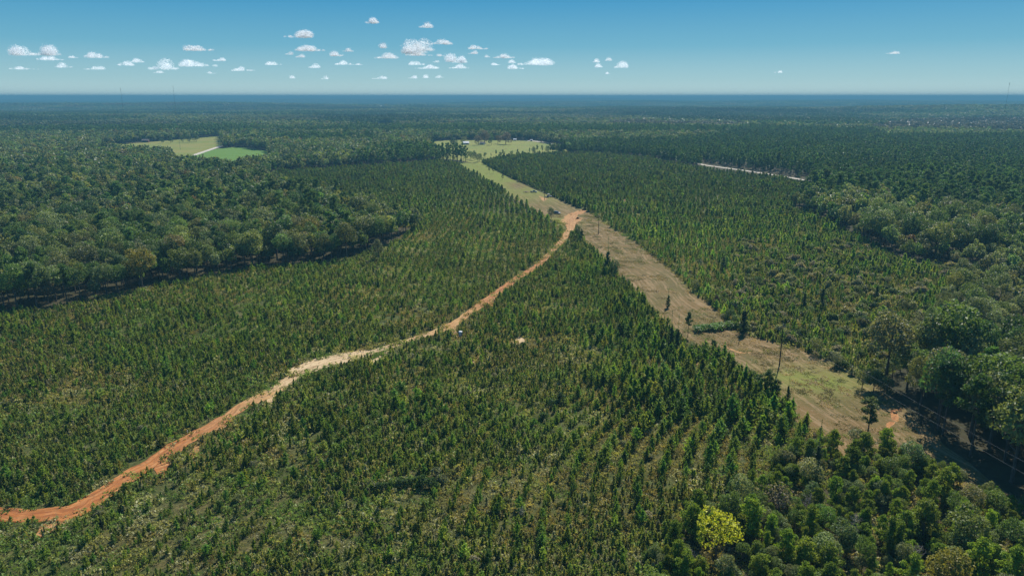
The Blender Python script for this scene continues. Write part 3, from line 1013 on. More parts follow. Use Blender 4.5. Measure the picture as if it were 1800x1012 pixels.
keepp = np.where(zone == 1, 0.90, 0.93)
gap = sst(0.50, 0.36, dens) * 0.60 + 0.42 * sst(0.48, 0.28, dens2)
gap = np.where(zone == 2, np.maximum(gap, 0.5 * sst(1240, 1350, px) * sst(400, 450, py) * sst(0.40, 0.55, fbm(x / 35 + 8, y / 35 + 80, 3))), gap)
gap = gap * np.where(zone == 1, 1.0, np.where(zone == 0, 0.75, 0.95)) * (1 - sst(400, 600, r)) * (1 - 0.8 * tall_rows)
pk = RNG.random(len(x)) < keepp * (1 - gap)
pk &= ~near_road(x, y, 0.0) & ~in_spur(x, y) & ~inside(P_STRIP, x, y)
pk &= in_frame(x, y, 0, 320, 160)
x, y, zone, r, h, tall_rows, dens = x[pk], y[pk], zone[pk], r[pk], h[pk], tall_rows[pk], dens[pk]
m = len(x)
h = h * np.clip(1 + 0.24 * RNG.normal(size=m), 0.4, 1.7) * (0.80 + 0.45 * sst(0.3, 0.7, fbm(x / 14, y / 14, 2)))
tint = YPINE[RNG.integers(0, 3, m)] * (1 + 0.24 * RNG.normal(size=(m, 1))) * (1 + 0.09 * RNG.normal(size=(m, 3)))
tint = tint * (np.where(r > 420, 1 - 0.25 * sst(420, 620, r), 1) * np.where(zone == 2, 1 + 0.25 * (1 - sst(380, 480, r)), 1))[:, None]
tint = np.clip(tint * (0.86 + 0.30 * fbm(x / 40 + 3, y / 40 + 6, 2))[:, None], 0.006, 0.4)
px, py, dep = PJ(x, y, h * 0.5)
ok = (px > 8) & (px < 1792) & (py < 1000)
sel = take_largest(h / dep, ok)
rest = np.ones(m, bool); rest[sel] = False
for i in sel:
    k = int(RNG.integers(8))
    s = h[i] / 3.4
    size = "tall" if h[i] > 3.3 else ("knee-high" if h[i] < 1.2 else ("small" if h[i] < 2.3 else "medium"))
    col = int(np.clip(px[i] // 100, 0, 17))
    where_ = ["at the far left of the bottom edge", "near the lower left corner", "left of centre near the bottom edge", "below the left third of the plantation"]
    lab = f"{size} {'bright' if tint[i][1] > 0.128 else ('mid' if tint[i][1] > 0.10 else 'dark')} green young pine {spot(px[i], py[i])}"
    plant("young_pine", D_YP[k], x[i], y[i], 0.0, RNG.random() * 6.28, s * (0.85 + 0.4 * RNG.random()), s, tint[i], lab, "pine tree", "young pines planted in rows")


def lod_scatter(nm, cs, cuts, mask, x, y, z, rr, sx, sz, tint, label, cat, nk):
    lo = 0.0
    for c, hi, k in zip(cs, cuts, nk):
        q = mask & (rr >= lo) & (rr < hi)
        mm_ = int(q.sum())
        scatter(nm, c, np.column_stack([x[q], y[q], z[q]]), RNG.random(mm_) * 6.28, np.column_stack([sx[q], sx[q], sz[q]]), RNG.integers(0, k, mm_), tint[q], label, cat)
        lo = hi


sc = h / 3.4
lod_scatter("pine_plantation", (C_YP0, C_YP1, C_YP2), (330, 620, 1e9), rest, x, y, np.zeros(m), r, sc * (0.70 + 0.65 * RNG.random(m)), sc, tint,
            "young green pines covering the replanted land in rows", "pine plantation", (8, 4, 3))
NYP = m
ypx, ypy = x, y

# ------------------------------------------------------------------ weeds and shrubs between the rows
lo = np.vstack([P_A, P_B, P_C, P_BR]).min(0); hi = np.vstack([P_A, P_B, P_C, P_BR]).max(0)
gx, gy = np.meshgrid(np.arange(-330, 420, 3.3), np.arange(88, 470, 3.3))
x, y = gx.ravel() + RNG.normal(size=gx.size) * 1.0, gy.ravel() + RNG.normal(size=gx.size) * 1.0
k = (inside(P_A, x, y) | inside(P_B, x, y) | inside(P_C, x, y) | inside(P_BR, x, y) | near_road(x, y, 7.0)) & ~inside(P_STRIP, x, y) & in_frame(x, y, 0, 100, 140)
k &= ~near_road(x, y, -0.2) & (~in_spur(x, y) | (RNG.random(len(x)) < 0.25))
k &= RNG.random(len(x)) < 0.90 + 0.10 * sst(0.35, 0.55, fbm(x / 20 + 9, y / 20 + 2, 3))
x, y = x[k], y[k]
m = len(x)
pal = np.array([(0.088, 0.108, 0.032), (0.114, 0.114, 0.038), (0.062, 0.096, 0.024), (0.150, 0.150, 0.085), (0.108, 0.094, 0.036)])
nz = fbm(x / 30 + 21, y / 30 + 33, 3) + 0.18 * RNG.normal(size=m)
pi_ = np.clip(((nz - 0.25) / 0.5 * 5).astype(int), 0, 4)
tint = 1.25 * pal[np.array([2, 0, 3, 1, 4])[pi_]] * (1 + 0.15 * RNG.normal(size=(m, 1)))
scatter("weeds", C_WD, np.column_stack([x, y, np.full(m, 0.02)]), RNG.random(m) * 6.28, 0.75 + 0.6 * RNG.random(m), RNG.integers(0, 4, m), np.clip(tint, 0.01, 0.4),
        "knee-high olive and straw weeds between the rows of young pines", "weeds")

x, y = RNG.uniform(-20, 260, 60000), RNG.uniform(100, 480, 60000)
k = inside(P_STRIP, x, y) & in_frame(x, y, 0, 60, 60) & ~in_spur(x, y)
k &= RNG.random(len(x)) < 0.20 * sst(0.46, 0.64, fbm(x / 11 + 3, y / 11 + 8, 3)) + 0.03
x, y = x[k], y[k]
m = len(x)
tint = np.array([(0.15, 0.12, 0.05), (0.10, 0.11, 0.032), (0.20, 0.15, 0.08), (0.085, 0.075, 0.03)])[RNG.integers(0, 4, m)] * (1 + 0.15 * RNG.normal(size=(m, 1)))
scatter("grass_tufts", C_WD, np.column_stack([x, y, np.full(m, 0.05)]), RNG.random(m) * 6.28, np.column_stack([0.55 + 0.4 * RNG.random((m, 2)), 0.22 + 0.25 * RNG.random(m)]), RNG.integers(0, 4, m), np.clip(tint, 0.01, 0.4),
        "low straw and olive grass tufts on the mown strip", "grass")

x, y = RNG.uniform(-420, 480, 26000), RNG.uniform(88, 620, 26000)
inA, inB, inC = inside(P_A, x, y), inside(P_B, x, y), inside(P_C, x, y)
k = (inA | inB | inC) & in_frame(x, y, 0, 80, 100) & ~near_road(x, y, 0.8) & ~in_spur(x, y)
f1 = fbm(x / 30 + 60, y / 30 + 20, 3)
pxx, pyy, _ = PJ(x, y)
br = inC * sst(1240, 1330, pxx) * sst(400, 440, pyy)
pk = 0.10 + 0.5 * sst(0.48, 0.66, f1) * np.where(inC, 1.0, 0.55) + 0.55 * br
k &= RNG.random(len(x)) < pk
x, y, br, f1, inC = x[k], y[k], br[k], f1[k], inC[k]
m = len(x)
sz = np.clip(0.62 + 0.22 * RNG.normal(size=m) + 1.5 * br * RNG.random(m) ** 1.5 + 0.25 * inC, 0.3, 2.6)
pal = np.array([(0.100, 0.108, 0.062), (0.075, 0.090, 0.034), (0.050, 0.075, 0.026), (0.125, 0.115, 0.055), (0.13, 0.12, 0.09)])
tint = np.clip(pal[RNG.choice(5, m, p=[.28, .26, .22, .14, .10])] * (1 + 0.18 * RNG.normal(size=(m, 1))), 0.01, 0.4)
px, py, dep = PJ(x, y, sz)
sel = take_largest(sz / dep, (px > 8) & (px < 1792) & (py < 1004), 220)
rest = np.ones(m, bool); rest[sel] = False
for i in sel:
    lab = f"{'large' if sz[i] > 1.1 else ('small' if sz[i] < 0.7 else 'medium')} {hue_word(tint[i])} shrub {spot(px[i], py[i])}"
    plant("shrub", D_SH[int(RNG.integers(4))], x[i], y[i], 0, RNG.random() * 6.28, sz[i], sz[i] * (0.8 + 0.5 * RNG.random()), tint[i], lab, "shrub", "shrubs among the young pines")
lod_scatter("undergrowth", (C_SH0, C_SH1), (330, 1e9), rest, x, y, np.zeros(m), np.hypot(x, y), sz, sz, tint, "grey green and olive shrubs grown up between the young pines", "shrubs", (4, 3))

x, y = RNG.uniform(-330, 330, 330000), RNG.uniform(88, 470, 330000)
k = (inside(P_A, x, y) | inside(P_B, x, y) | inside(P_C, x, y)) & in_frame(x, y, 0, 60, 60) & ~near_road(x, y, 0.2) & ~in_spur(x, y)
pxx, pyy, _ = PJ(x, y)
rowy = sst(940, 1060, pxx) * sst(900, 790, pyy) * sst(560, 620, pyy) * inside(P_B, x, y)
k &= RNG.random(len(x)) < (0.02 + 0.85 * sst(0.30, 0.70, fbm(x / 16 + 70, y / 16 + 31, 3))) * (1 - 0.97 * rowy)
x, y = x[k], y[k]
m = len(x)
hs_ = np.clip(1.05 + 0.40 * RNG.normal(size=m), 0.4, 2.2) / 3.4
tint = np.array([(0.108, 0.132, 0.024), (0.075, 0.112, 0.022), (0.130, 0.132, 0.040), (0.140, 0.142, 0.080)])[RNG.choice(4, m, p=[.34, .30, .22, .14])] * (1 + 0.2 * RNG.normal(size=(m, 1)))
scatter("sapling_growth", C_YP1, np.column_stack([x, y, np.zeros(m)]), RNG.random(m) * 6.28, np.column_stack([hs_ * 1.1, hs_ * 1.1, hs_]), RNG.integers(0, 4, m), np.clip(tint, 0.01, 0.4),
        "waist-high seedlings and tall weeds filling the ground between the planted pines", "undergrowth")

# ------------------------------------------------------------------ woods
P_STRIPWIDE = np.vstack([SL - 12.0 * (SR - SL) / np.hypot(*(SR - SL).T)[:, None], (SR + 4.0 * (SR - SL) / np.hypot(*(SR - SL).T)[:, None])[::-1]])
OPEN = [P_A, P_B, P_C, P_STRIPWIDE, P_WROAD, P_FIELDROAD] + FIELDS


def in_open(x, y):
    r_ = np.zeros(x.shape, bool)
    for P in OPEN: r_ |= inside(P, x, y)
    return r_


def wood_candidates(r0, r1, step):
    mx = r1 * 0.80
    gx, gy = np.meshgrid(np.arange(-mx, mx, step), np.arange(60, r1, step))
    x = gx.ravel() + (RNG.random(gx.size) - .5) * step * 0.85
    y = gy.ravel() + (RNG.random(gx.size) - .5) * step * 0.85
    q = np.hypot(x, y)
    k = (q >= r0) & (q < r1) & (np.abs(x) < 0.78 * y + 140)
    return x[k], y[k], q[k]


def stand(x, y):
    """0..1 pine share and tone of the stand at each place"""
    f = fbm(x / 420 + 30, y / 300 + 7, 3)
    p = sst(0.46, 0.62, f)
    tone = np.ones(x.shape)
    for P in (P_DARKPINE, P_DARKFAR, P_DARKFAR2):
        i = inside(P, x, y)
        p = np.where(i, 1.0, p)
        tone = np.where(i, 0.88, tone)
    for P in (P_PALE, P_PALE2):
        i = inside(P, x, y)
        p = np.where(i, 0.0, p)
        tone = np.where(i, 1.9, tone)
    left = (x < -10) & (y < 700)
    p = np.where(left, 0.30 * p + 0.1, p)
    return p, tone


x, y, r = wood_candidates(70, 1750, 5.6)
k = ~in_open(x, y) & ~near_road(x, y, 9.0) & ~kept_clear(x, y)
x, y, r = x[k], y[k], r[k]
br_ = inside(P_BR, x, y)
near_edge = np.zeros(len(x))
k = np.where(br_, RNG.random(len(x)) < 0.97, RNG.random(len(x)) < 0.92)
k &= in_frame(x, y, 12, np.where(r < 500, 1100, 400), 300) & (br_ | (r > 150) | (x > 90))
x, y, r, br_ = x[k], y[k], r[k], br_[k]
# a second, denser pass for the low mixed growth at the lower right
x2, y2 = RNG.uniform(20, 160, 2600), RNG.uniform(70, 190, 2600)
k = inside(P_BR, x2, y2) & in_frame(x2, y2, 4, 120, 160)
x2, y2 = x2[k], y2[k]
x, y, r, br_ = np.concatenate([x, x2]), np.concatenate([y, y2]), np.concatenate([r, np.hypot(x2, y2)]), np.concatenate([br_, np.ones(len(x2), bool)])
m = len(x)
pshare, tone = stand(x, y)
pshare = np.where(br_, 0.64, pshare)
isp = RNG.random(m) < pshare
hh = np.where(isp, 14.5, 12.8) * np.clip(1 + 0.21 * RNG.normal(size=m), 0.6, 1.45)
hh = np.where(br_, 4.6 + 2.2 * RNG.random(m) + 1.2 * np.maximum(0, RNG.normal(size=m)), hh)
second = np.arange(m) >= m - len(x2)
hh = np.where(second, hh * 0.62, hh)
pxx, pyy, _ = PJ(x, y)
e2 = (pxx > 1440) & (pyy > 455) & (pyy < 665) & ~br_
hh = np.where(e2, hh * (0.50 + 0.30 * RNG.random(m)), hh)
hh = np.where((pxx > 1540) & (pyy >= 665) & ~br_, hh * 1.2, hh)
idark = inside(P_DARKPINE, x, y)
hh = np.where(idark, hh * 0.86, hh)
wt_h = RNG.choice(8, m, p=[.22, .22, .245, .18, .11, .02, .003, .002])
wt_h = np.where((wt_h >= 6) & (r < 300), 1, wt_h)
wt_h = np.where(e2 & (RNG.random(m) < 0.5), 0, wt_h)
fh = fbm(x / 60 + 2, y / 60 + 50, 3)
tint = np.where(isp[:, None], PINE[RNG.integers(0, 3, m)], HARD[wt_h])
tint = np.where((br_ & isp)[:, None], np.array([0.092, 0.134, 0.018]), tint)
tint = np.where((br_ & ~isp)[:, None], np.array([(0.085, 0.118, 0.044), (0.080, 0.120, 0.028), (0.105, 0.124, 0.060)])[RNG.integers(0, 3, m)], tint)
tint = np.clip(tint * (1 + 0.16 * RNG.normal(size=(m, 1))) * (1 + 0.06 * RNG.normal(size=(m, 3))) * (0.8 + 0.4 * fh)[:, None] * np.minimum(tone, 1.2)[:, None], 0.006, 0.4)
px, py, dep = PJ(x, y, hh * 0.6)
ok = (px > 10) & (px < 1790) & (py > 0) & (py < 1000)
clear_ = np.zeros(m, bool)
for bx, by, cr_ in ((1258, 985, 4.5), (1430, 848, 3.0), (1368, 905, 3.0), (1525, 765, 2.5), (1660, 1035, 4.0)):
    gx_, gy_ = G(bx, by)
    clear_ |= np.hypot(x - gx_, y - gy_) < cr_
zz = relief(x, y)
for kind, msk, D, base, cat, grp in (("broadleaf_tree", ~isp, D_BL, 13.5, "tree", "broadleaf trees of the woods"), ("pine_tree", isp, D_PN, 14.5, "pine tree", "pines of the woods")):
    msk = msk & ~clear_
    sel = take_largest(hh / dep, ok & msk)
    rest = msk.copy(); rest[sel] = False
    small = (hh < 10) & isp
    b = np.where(small, 8.5, base)
    s = hh / b
    wide = s * np.where(br_ & ~isp, 1.05, 1.0) * (0.74 + 0.38 * RNG.random(m))
    for i in sel:
        kk = (3 + int(RNG.integers(2))) if small[i] else int(RNG.integers(len(D) if kind == "broadleaf_tree" else 3))
        size = "very tall" if hh[i] > 15.5 else ("tall" if hh[i] > 13 else ("low" if hh[i] < 4.2 else ("rather low" if hh[i] < 5.5 else "medium")))
        nm = "broadleaf tree" if kind == "broadleaf_tree" else ("bushy pine" if small[i] else "pine")
        plant(kind, D[kk], x[i], y[i], 0.0, RNG.random() * 6.28, wide[i], s[i], tint[i], f"{size} {hue_word(tint[i])} {nm} {spot(*PJ(x[i], y[i], 0)[:2])}", cat, grp)
    if kind == "broadleaf_tree":
        lod_scatter("broadleaf_wood", (C_BL0, C_BL1, C_BL2), (300, 760, 1e9), rest, x, y, zz, r, wide, s, tint, "grey green and olive broadleaf woods beyond the plantation", "woodland", (4, 4, 4))
    else:
        bushy = rest & small
        q = int(bushy.sum())
        scatter("bushy_pine_growth", C_PN0, np.column_stack([x[bushy], y[bushy], zz[bushy]]), RNG.random(q) * 6.28, np.column_stack([wide[bushy], wide[bushy], s[bushy]]), RNG.integers(3, 5, q), tint[bushy],
                "bushy green pines crowding the lower right corner", "woodland")
        lod_scatter("pine_wood", (C_PN0, C_PN1, C_PN2), (300, 760, 1e9), rest & ~small, x, y, zz, r, wide, s, tint, "dark green pine stands among the woods", "woodland", (3, 3, 3))
NW = m

# far woods: clumps of small trees, then wider clumps out to the horizon
def far_clump(seed, n_, size, pn, ls, nleaf):
    rng = np.random.default_rng(seed)
    C, N, L = [], [], []
    for k_ in range(n_):
        cx, cy = (rng.random(2) - .5) * size * 1.06
        hgt = 12 + 2.2 * rng.normal()
        R_ = 3.0 if pn else 4.6
        lv = rng.random()
        d = sph(rng, nleaf); d[:, 2] = np.abs(d[:, 2]) * 1.1 - 0.15
        C.append(np.array([cx, cy, hgt - R_]) + d * [R_, R_, R_ * (1.5 if pn else 1.0)]); N.append(d + [0, 0, .2]); L.append(np.full(nleaf, lv))
    V, F, lv = clumps(np.vstack(C), np.vstack(N), ls, rng, 1.3, 0.75)
    return mk_mesh("wood_clump", V, F, [M_NEEDLE if pn else M_LEAF], None, {"lv": np.clip(.35 * lv + .65 * np.concatenate(L), 0, 1)})


C_F1 = source("wood_clump", [far_clump(201 + i, 13, 28, i >= 3, 3.2, 34) for i in range(6)])
C_F2 = source("wood_block", [far_clump(221 + i, 170, 130, i >= 3, 6.0, 9) for i in range(6)])
x, y, r = wood_candidates(1740, 4700, 25)
k = np.ones(len(x), bool)
for P in (P_RED,): k &= ~inside(P, x, y)
k &= ~inside(P_FARSTRIP, x, y) & ~kept_clear(x, y)
x, y, r = x[k], y[k], r[k]


def far_tint(x, y, p, tone):
    m_ = len(x)
    isp_ = RNG.random(m_) < p
    f_ = fbm(x / 500 + 77, y / 350 + 13, 3)
    t = np.where(isp_[:, None], PINE[RNG.integers(0, 3, m_)], HARD[RNG.choice(6, m_, p=[.26, .2, .2, .14, .14, .06])])
    t = np.where((tone > 1.5)[:, None], np.array([0.050, 0.052, 0.042]), t)
    return isp_, np.clip(t * (1 + 0.10 * RNG.normal(size=(m_, 1))) * (0.25 + 1.15 * f_)[:, None] * np.where(tone > 1.5, 1.0, tone)[:, None], 0.006, 0.4)


p, tone = stand(x, y)
isp, tint = far_tint(x, y, sst(0.3, 0.7, p), tone)
m = len(x)
scatter("far_wood", C_F1, np.column_stack([x, y, relief(x, y) - 0.5]), RNG.random(m) * 6.28, np.column_stack([np.ones(m), np.ones(m), 0.8 + 0.45 * fbm(x / 160, y / 160, 2)]), np.where(isp, 3, 0) + RNG.integers(0, 3, m), tint,
        "far blue-green woods stretching back from the fields", "woodland")
x, y, r = wood_candidates(4650, 31000, 118)
p, tone = stand(x / 1.6, y / 1.6 + 500)
isp, tint = far_tint(x, y, sst(0.3, 0.7, fbm(x / 1500 + 3, y / 1100, 3)), np.ones(len(x)))
m = len(x)
scatter("horizon_wood", C_F2, np.column_stack([x, y, relief(x, y) - 1]), RNG.random(m) * 6.28, np.column_stack([np.ones(m), np.ones(m), 0.85 + 0.5 * fbm(x / 500, y / 500, 2)]), np.where(isp, 3, 0) + RNG.integers(0, 3, m), tint,
        "hazy blue woodland running out to the horizon", "woodland")
NF = m

# red soil clearing and far openings lie on the flat land
sheet("red_soil_clearing", rough_edge(P_RED, 15, 4, 30), 0.03, M_RED)
# ------------------------------------------------------------------ single trees one can point to
_lib = {}


def one_tree(px, py, h, kind, tint, label, wide=1.0, rz=None):
    x, y = G(px, py)
    if kind == "broad": D, H, nm, cat = D_OPEN, 13.5, "broadleaf_tree", "tree"
    elif kind == "pine": D, H, nm, cat = D_PN[:3], 14.5, "pine_tree", "pine tree"
    elif kind == "bushy": D, H, nm, cat = D_PN[3:], 8.5, "pine_tree", "pine tree"
    elif kind == "cedar": D, H, nm, cat = D_CD, 7.0, "cedar_tree", "tree"
    else: D, H, nm, cat = D_SH, 1.7, "shrub", "shrub"
    s = h / H
    plant(nm, D[int(RNG.integers(len(D)))], x, y, 0, RNG.random() * 6.28 if rz is None else rz, s * wide, s, tint, label, cat)


DK, MG, OL, GG, BR_ = (0.034, 0.060, 0.024), (0.055, 0.088, 0.030), (0.080, 0.092, 0.036), (0.088, 0.100, 0.060), (0.075, 0.062, 0.048)
one_tree(797, 259, 16, "broad", (0.022, 0.042, 0.020), "round dark tree standing alone left of the white roofed farmhouse", 1.15)
one_tree(816, 253.5, 15, "broad", OL, "olive tree behind the white roofed farmhouse", 1.0)
one_tree(841, 255, 17, "broad", BR_, "brownish tree just right of the farmhouse", 1.15)
one_tree(852, 252.5, 23, "broad", BR_, "tallest brownish tree of the farmhouse grove", 1.1)
one_tree(864, 255, 17, "broad", DK, "dark tree in the middle of the farmhouse grove", 0.85)
one_tree(889, 254, 21, "broad", (0.080, 0.064, 0.054), "broad purplish brown tree at the right end of the farmhouse grove", 1.4)
one_tree(875, 253, 17, "broad", BR_, "brownish tree left of the broad purplish tree in the farmhouse grove", 0.8)
one_tree(762, 277, 14, "broad", GG, "large grey green tree at the left front corner of the meadow", 1.05)
one_tree(740, 281, 15, "broad", OL, "olive tree left of the meadow's front corner", 1.0)
for a, b, h, t, l in ((786, 284, 9, DK, "dark tree at the top left end of the mown strip"), (797, 283.5, 8.5, MG, "mid green tree beside the top left end of the mown strip"),
                      (810, 287, 6, DK, "small dark tree at the very top of the mown strip"), (827, 280, 12, MG, "left tree of the tall clump where strip and meadow meet"),
                      (834, 282, 13, DK, "tall dark tree in the middle of the clump where strip and meadow meet"), (843, 284, 12, MG, "right tree of the clump where strip and meadow meet"),
                      (839, 285.5, 11, GG, "front grey green tree of the clump where strip and meadow meet")):
    one_tree(a, b, h, "broad", t, l, 0.75)
for i, (a, b, h) in enumerate(((853, 277, 8), (863, 276.5, 5), (872, 276, 9), (880, 276, 8), (884, 275.5, 9), (887, 275, 6), (899, 274.5, 8), (910, 274.5, 9), (931, 272, 9), (938, 271, 11), (944, 270.5, 12),
                               (953, 270, 11), (962, 270, 12), (970, 270, 11), (978, 269.5, 12), (986, 269, 12))):
    one_tree(a, b, h, "pine" if i % 3 else "broad", DK if i % 2 else MG, ("thin" if h < 8 else ("tall" if h > 10 else "mid-sized")) + f" tree on the meadow's front edge, {['far left', 'left', 'middle', 'right', 'far right'][i * 5 // 16]} of that line, {'spiky' if i % 3 else 'round'} crown", 0.8)
one_tree(860, 304.5, 6.5, "pine", DK, "left one of two thin pines on the bright green part of the strip", 0.9)
one_tree(867, 305.5, 6.5, "pine", DK, "right one of two thin pines on the bright green part of the strip", 0.9)
one_tree(883, 317, 5.5, "pine", DK, "thin pine left of the pole on the bright green strip", 0.9)
one_tree(969, 385, 8.5, "broad", DK, "dark tree hiding the rear of the parked suv", 0.75)
one_tree(1016, 416, 8.0, "broad", DK, "dark round tree at the top tip of the middle plantation", 0.62)
one_tree(1022, 422, 6.0, "cedar", DK, "dark cone shaped cedar at the tip of the middle plantation", 1.2)
one_tree(665, 457, 11, "broad", (0.060, 0.070, 0.040), "spreading tree standing out from the left wood's edge", 0.85)
one_tree(1068, 481, 9.5, "cedar", DK, "left dark cedar of the pair on the strip's left bank", 1.0)
one_tree(1080, 485, 8, "broad", DK, "round dark tree of the pair on the strip's left bank", 0.8)
one_tree(1104, 505, 4, "broad", DK, "small dark tree on the strip's left bank below the cedar pair", 0.9)
one_tree(1124, 527, 3.6, "broad", MG, "low green tree on the strip's left bank", 1.0)
one_tree(1174, 541, 4.6, "cedar", DK, "little pine standing out on the mown strip", 1.0)
one_tree(1178, 618, 7.5, "cedar", (0.026, 0.048, 0.024), "tallest dark cedar beside the green brush gap", 0.95)
one_tree(1190, 619, 7.0, "cedar", (0.026, 0.048, 0.024), "right dark cedar beside the green brush gap", 0.9)
one_tree(1168, 617, 5.5, "cedar", DK, "shorter left cedar beside the green brush gap", 0.95)
one_tree(1209, 592, 8.2, "pine", DK, "leaning dark pine at the left end of the green brush gap", 0.9)
one_tree(1252, 626, 5.0, "bushy", DK, "small dark pine at the lower strip's left end", 0.8)
one_tree(1214, 618, 3.5, "broad", MG, "round green tree in front of the brush gap", 1.1)
one_tree(1234, 624, 3.4, "broad", DK, "round dark tree in front of the brush gap", 1.0)
one_tree(1306, 586, 7.5, "cedar", (0.024, 0.045, 0.022), "dark cedar casting shade on the strip right of the brush gap", 1.1)
one_tree(1283, 563, 5.0, "broad", DK, "dark tree on the right bank above the brush gap", 1.0)
one_tree(1294, 570, 4.2, "broad", MG, "green tree next to the dark cedar right of the brush gap", 1.1)
one_tree(1221, 512, 5.2, "broad", OL, "olive tree on the strip's right bank with its own shadow", 1.0)
one_tree(1258, 540, 4.5, "bushy", BR_, "thin brownish pine on the strip's right bank", 0.8)
one_tree(1434, 622, 6.0, "broad", OL, "olive tree on the lower strip's right bank near the pole", 0.95)
one_tree(1470, 645, 5.0, "broad", GG, "grey green tree on the lower strip's right bank", 1.05)
one_tree(1515, 684, 6.6, "broad", OL, "left olive tree at the shaded corner of the strip", 1.0)
one_tree(1535, 690, 7.0, "broad", MG, "middle green tree at the shaded corner of the strip", 0.95)
one_tree(1553, 697, 6.8, "broad", DK, "dark tree at the shaded corner of the strip", 0.9)
one_tree(1316, 670, 4.6, "broad", DK, "dark tree at the upper end of the planted rows beside the strip", 0.85)
one_tree(1323, 674, 4.2, "broad", MG, "green tree at the upper end of the planted rows beside the strip", 0.9)
one_tree(1335, 690, 5.0, "pine", DK, "left thin pine in front of the nearest power pole", 1.2)
one_tree(1349, 698, 7.5, "pine", (0.045, 0.075, 0.026), "tall pine with bare trunk in front of the nearest power pole", 1.1)
one_tree(1362, 704, 5.8, "pine", GG, "pale pine right in front of the nearest power pole", 1.2)
one_tree(1383, 714, 5.4, "cedar", DK, "dark cedar on the strip bank below the nearest power pole", 0.6)
one_tree(1524, 770, 9.8, "pine", (0.052, 0.070, 0.026), "lone pine with a long bare trunk on the strip", 1.25)
one_tree(1432, 850, 8.2, "cedar", (0.024, 0.038, 0.022), "dark old cedar at the lower end of the planted rows", 0.85)
one_tree(1650, 588, 10.5, "pine", (0.04, 0.058, 0.028), "tall dark pine over the right plantation", 1.3)
one_tree(1271, 478, 6.5, "cedar", DK, "tall dark cedar inside the right plantation", 1.2)
one_tree(1333, 503, 5.2, "broad", DK, "round dark tree inside the right plantation near the strip", 0.9)
one_tree(1472, 480, 6.0, "cedar", DK, "dark pointed cedar in the middle of the right plantation", 1.3)
one_tree(1412, 545, 6.4, "cedar", DK, "left dark cedar above the nearest power pole", 1.0)
one_tree(1444, 541, 7.0, "cedar", (0.028, 0.048, 0.024), "right dark cedar above the nearest power pole", 1.0)
one_tree(1540, 525, 5.0, "cedar", DK, "dark cedar well right of the nearest power pole", 1.1)
one_tree(1278, 893, 3.6, "cedar", (0.022, 0.042, 0.02), "dark round cedar just above the yellow-leaved tree", 1.7)
one_tree(1503, 782, 4.6, "broad", GG, "grey green round tree below the lone pine", 1.1)
one_tree(985, 712, 3.4, "bushy", DK, "dark bushy pine standing taller than the rows around it", 1.3)
one_tree(972, 716, 2.6, "shrub", DK, "dark shrub left of the dark bushy pine among the rows", 0.9)
one_tree(955, 738, 2.4, "shrub", DK, "dark shrub below the dark bushy pine among the rows", 0.9)
one_tree(1232, 583, 2.7, "shrub", (0.055, 0.110, 0.022), "bright green brush left in the gap across the strip", 1.8)
one_tree(1250, 580, 2.7, "shrub", (0.055, 0.110, 0.022), "bright green brush in the middle of the gap across the strip", 1.9)
one_tree(1268, 577, 2.7, "shrub", (0.060, 0.110, 0.025), "bright green brush right in the gap across the strip", 1.7)
one_tree(1283, 575, 2.7, "shrub", (0.050, 0.09, 0.022), "duller green brush at the right bank of the gap", 1.6)
for i, (a, b, h, t) in enumerate(((652, 858, 2.2, GG), (672, 862, 2.6, DK), (690, 858, 2.3, MG), (708, 856, 2.7, DK), (724, 852, 2.5, MG), (742, 856, 3.0, (0.03, 0.055, 0.02)), (760, 858, 3.2, (0.03, 0.055, 0.02)),
                                  (778, 850, 3.0, GG), (770, 838, 2.8, GG), (795, 838, 2.2, OL))):
    one_tree(a, b, h, "shrub", t, f"{hue_word(t)} shrub of the thicket among the rows, {['leftmost', 'second from left', 'third from left', 'left of centre', 'at its centre', 'right of centre', 'its tallest', 'upper right', 'its upper edge', 'rightmost'][i]}", 0.8)
for i, (a, b, h, t) in enumerate(((1290, 492, 3.6, GG), (1310, 498, 3.2, OL), (1380, 520, 3.8, GG), (1395, 538, 3.4, OL), (1425, 552, 3.6, MG), (1460, 520, 4.2, OL), (1480, 505, 3.8, GG), (1500, 528, 4.0, OL), (1515, 545, 3.4, GG),
                                  (1440, 480, 3.4, OL), (1400, 470, 3.2, MG), (1350, 462, 3.6, OL), (1560, 500, 4.2, GG), (1590, 545, 4.0, OL), (1615, 510, 4.4, GG), (1270, 450, 3.4, MG), (1530, 470, 4.0, MG), (1600, 590, 4.4, OL), (1575, 640, 4.8, GG), (1620, 630, 5.4, OL))):
    one_tree(a, b, h, "broad", t, f"small {hue_word(t)} tree among young pines {spot(a, b)}", 1.1)

for a, b, h, l in ((322, 250, 13, "left dark tree of the group in the straw coloured field"), (333, 250.5, 14, "middle dark tree of the group in the straw coloured field"), (345, 249.5, 15, "right dark tree of the group in the straw coloured field"),
                   (300, 251.5, 11, "dark tree between barn and tree group on the straw field"), (285, 252, 10, "low dark tree nearest the red barn on the straw field")):
    one_tree(a, b, h, "broad", DK, l, 1.1)

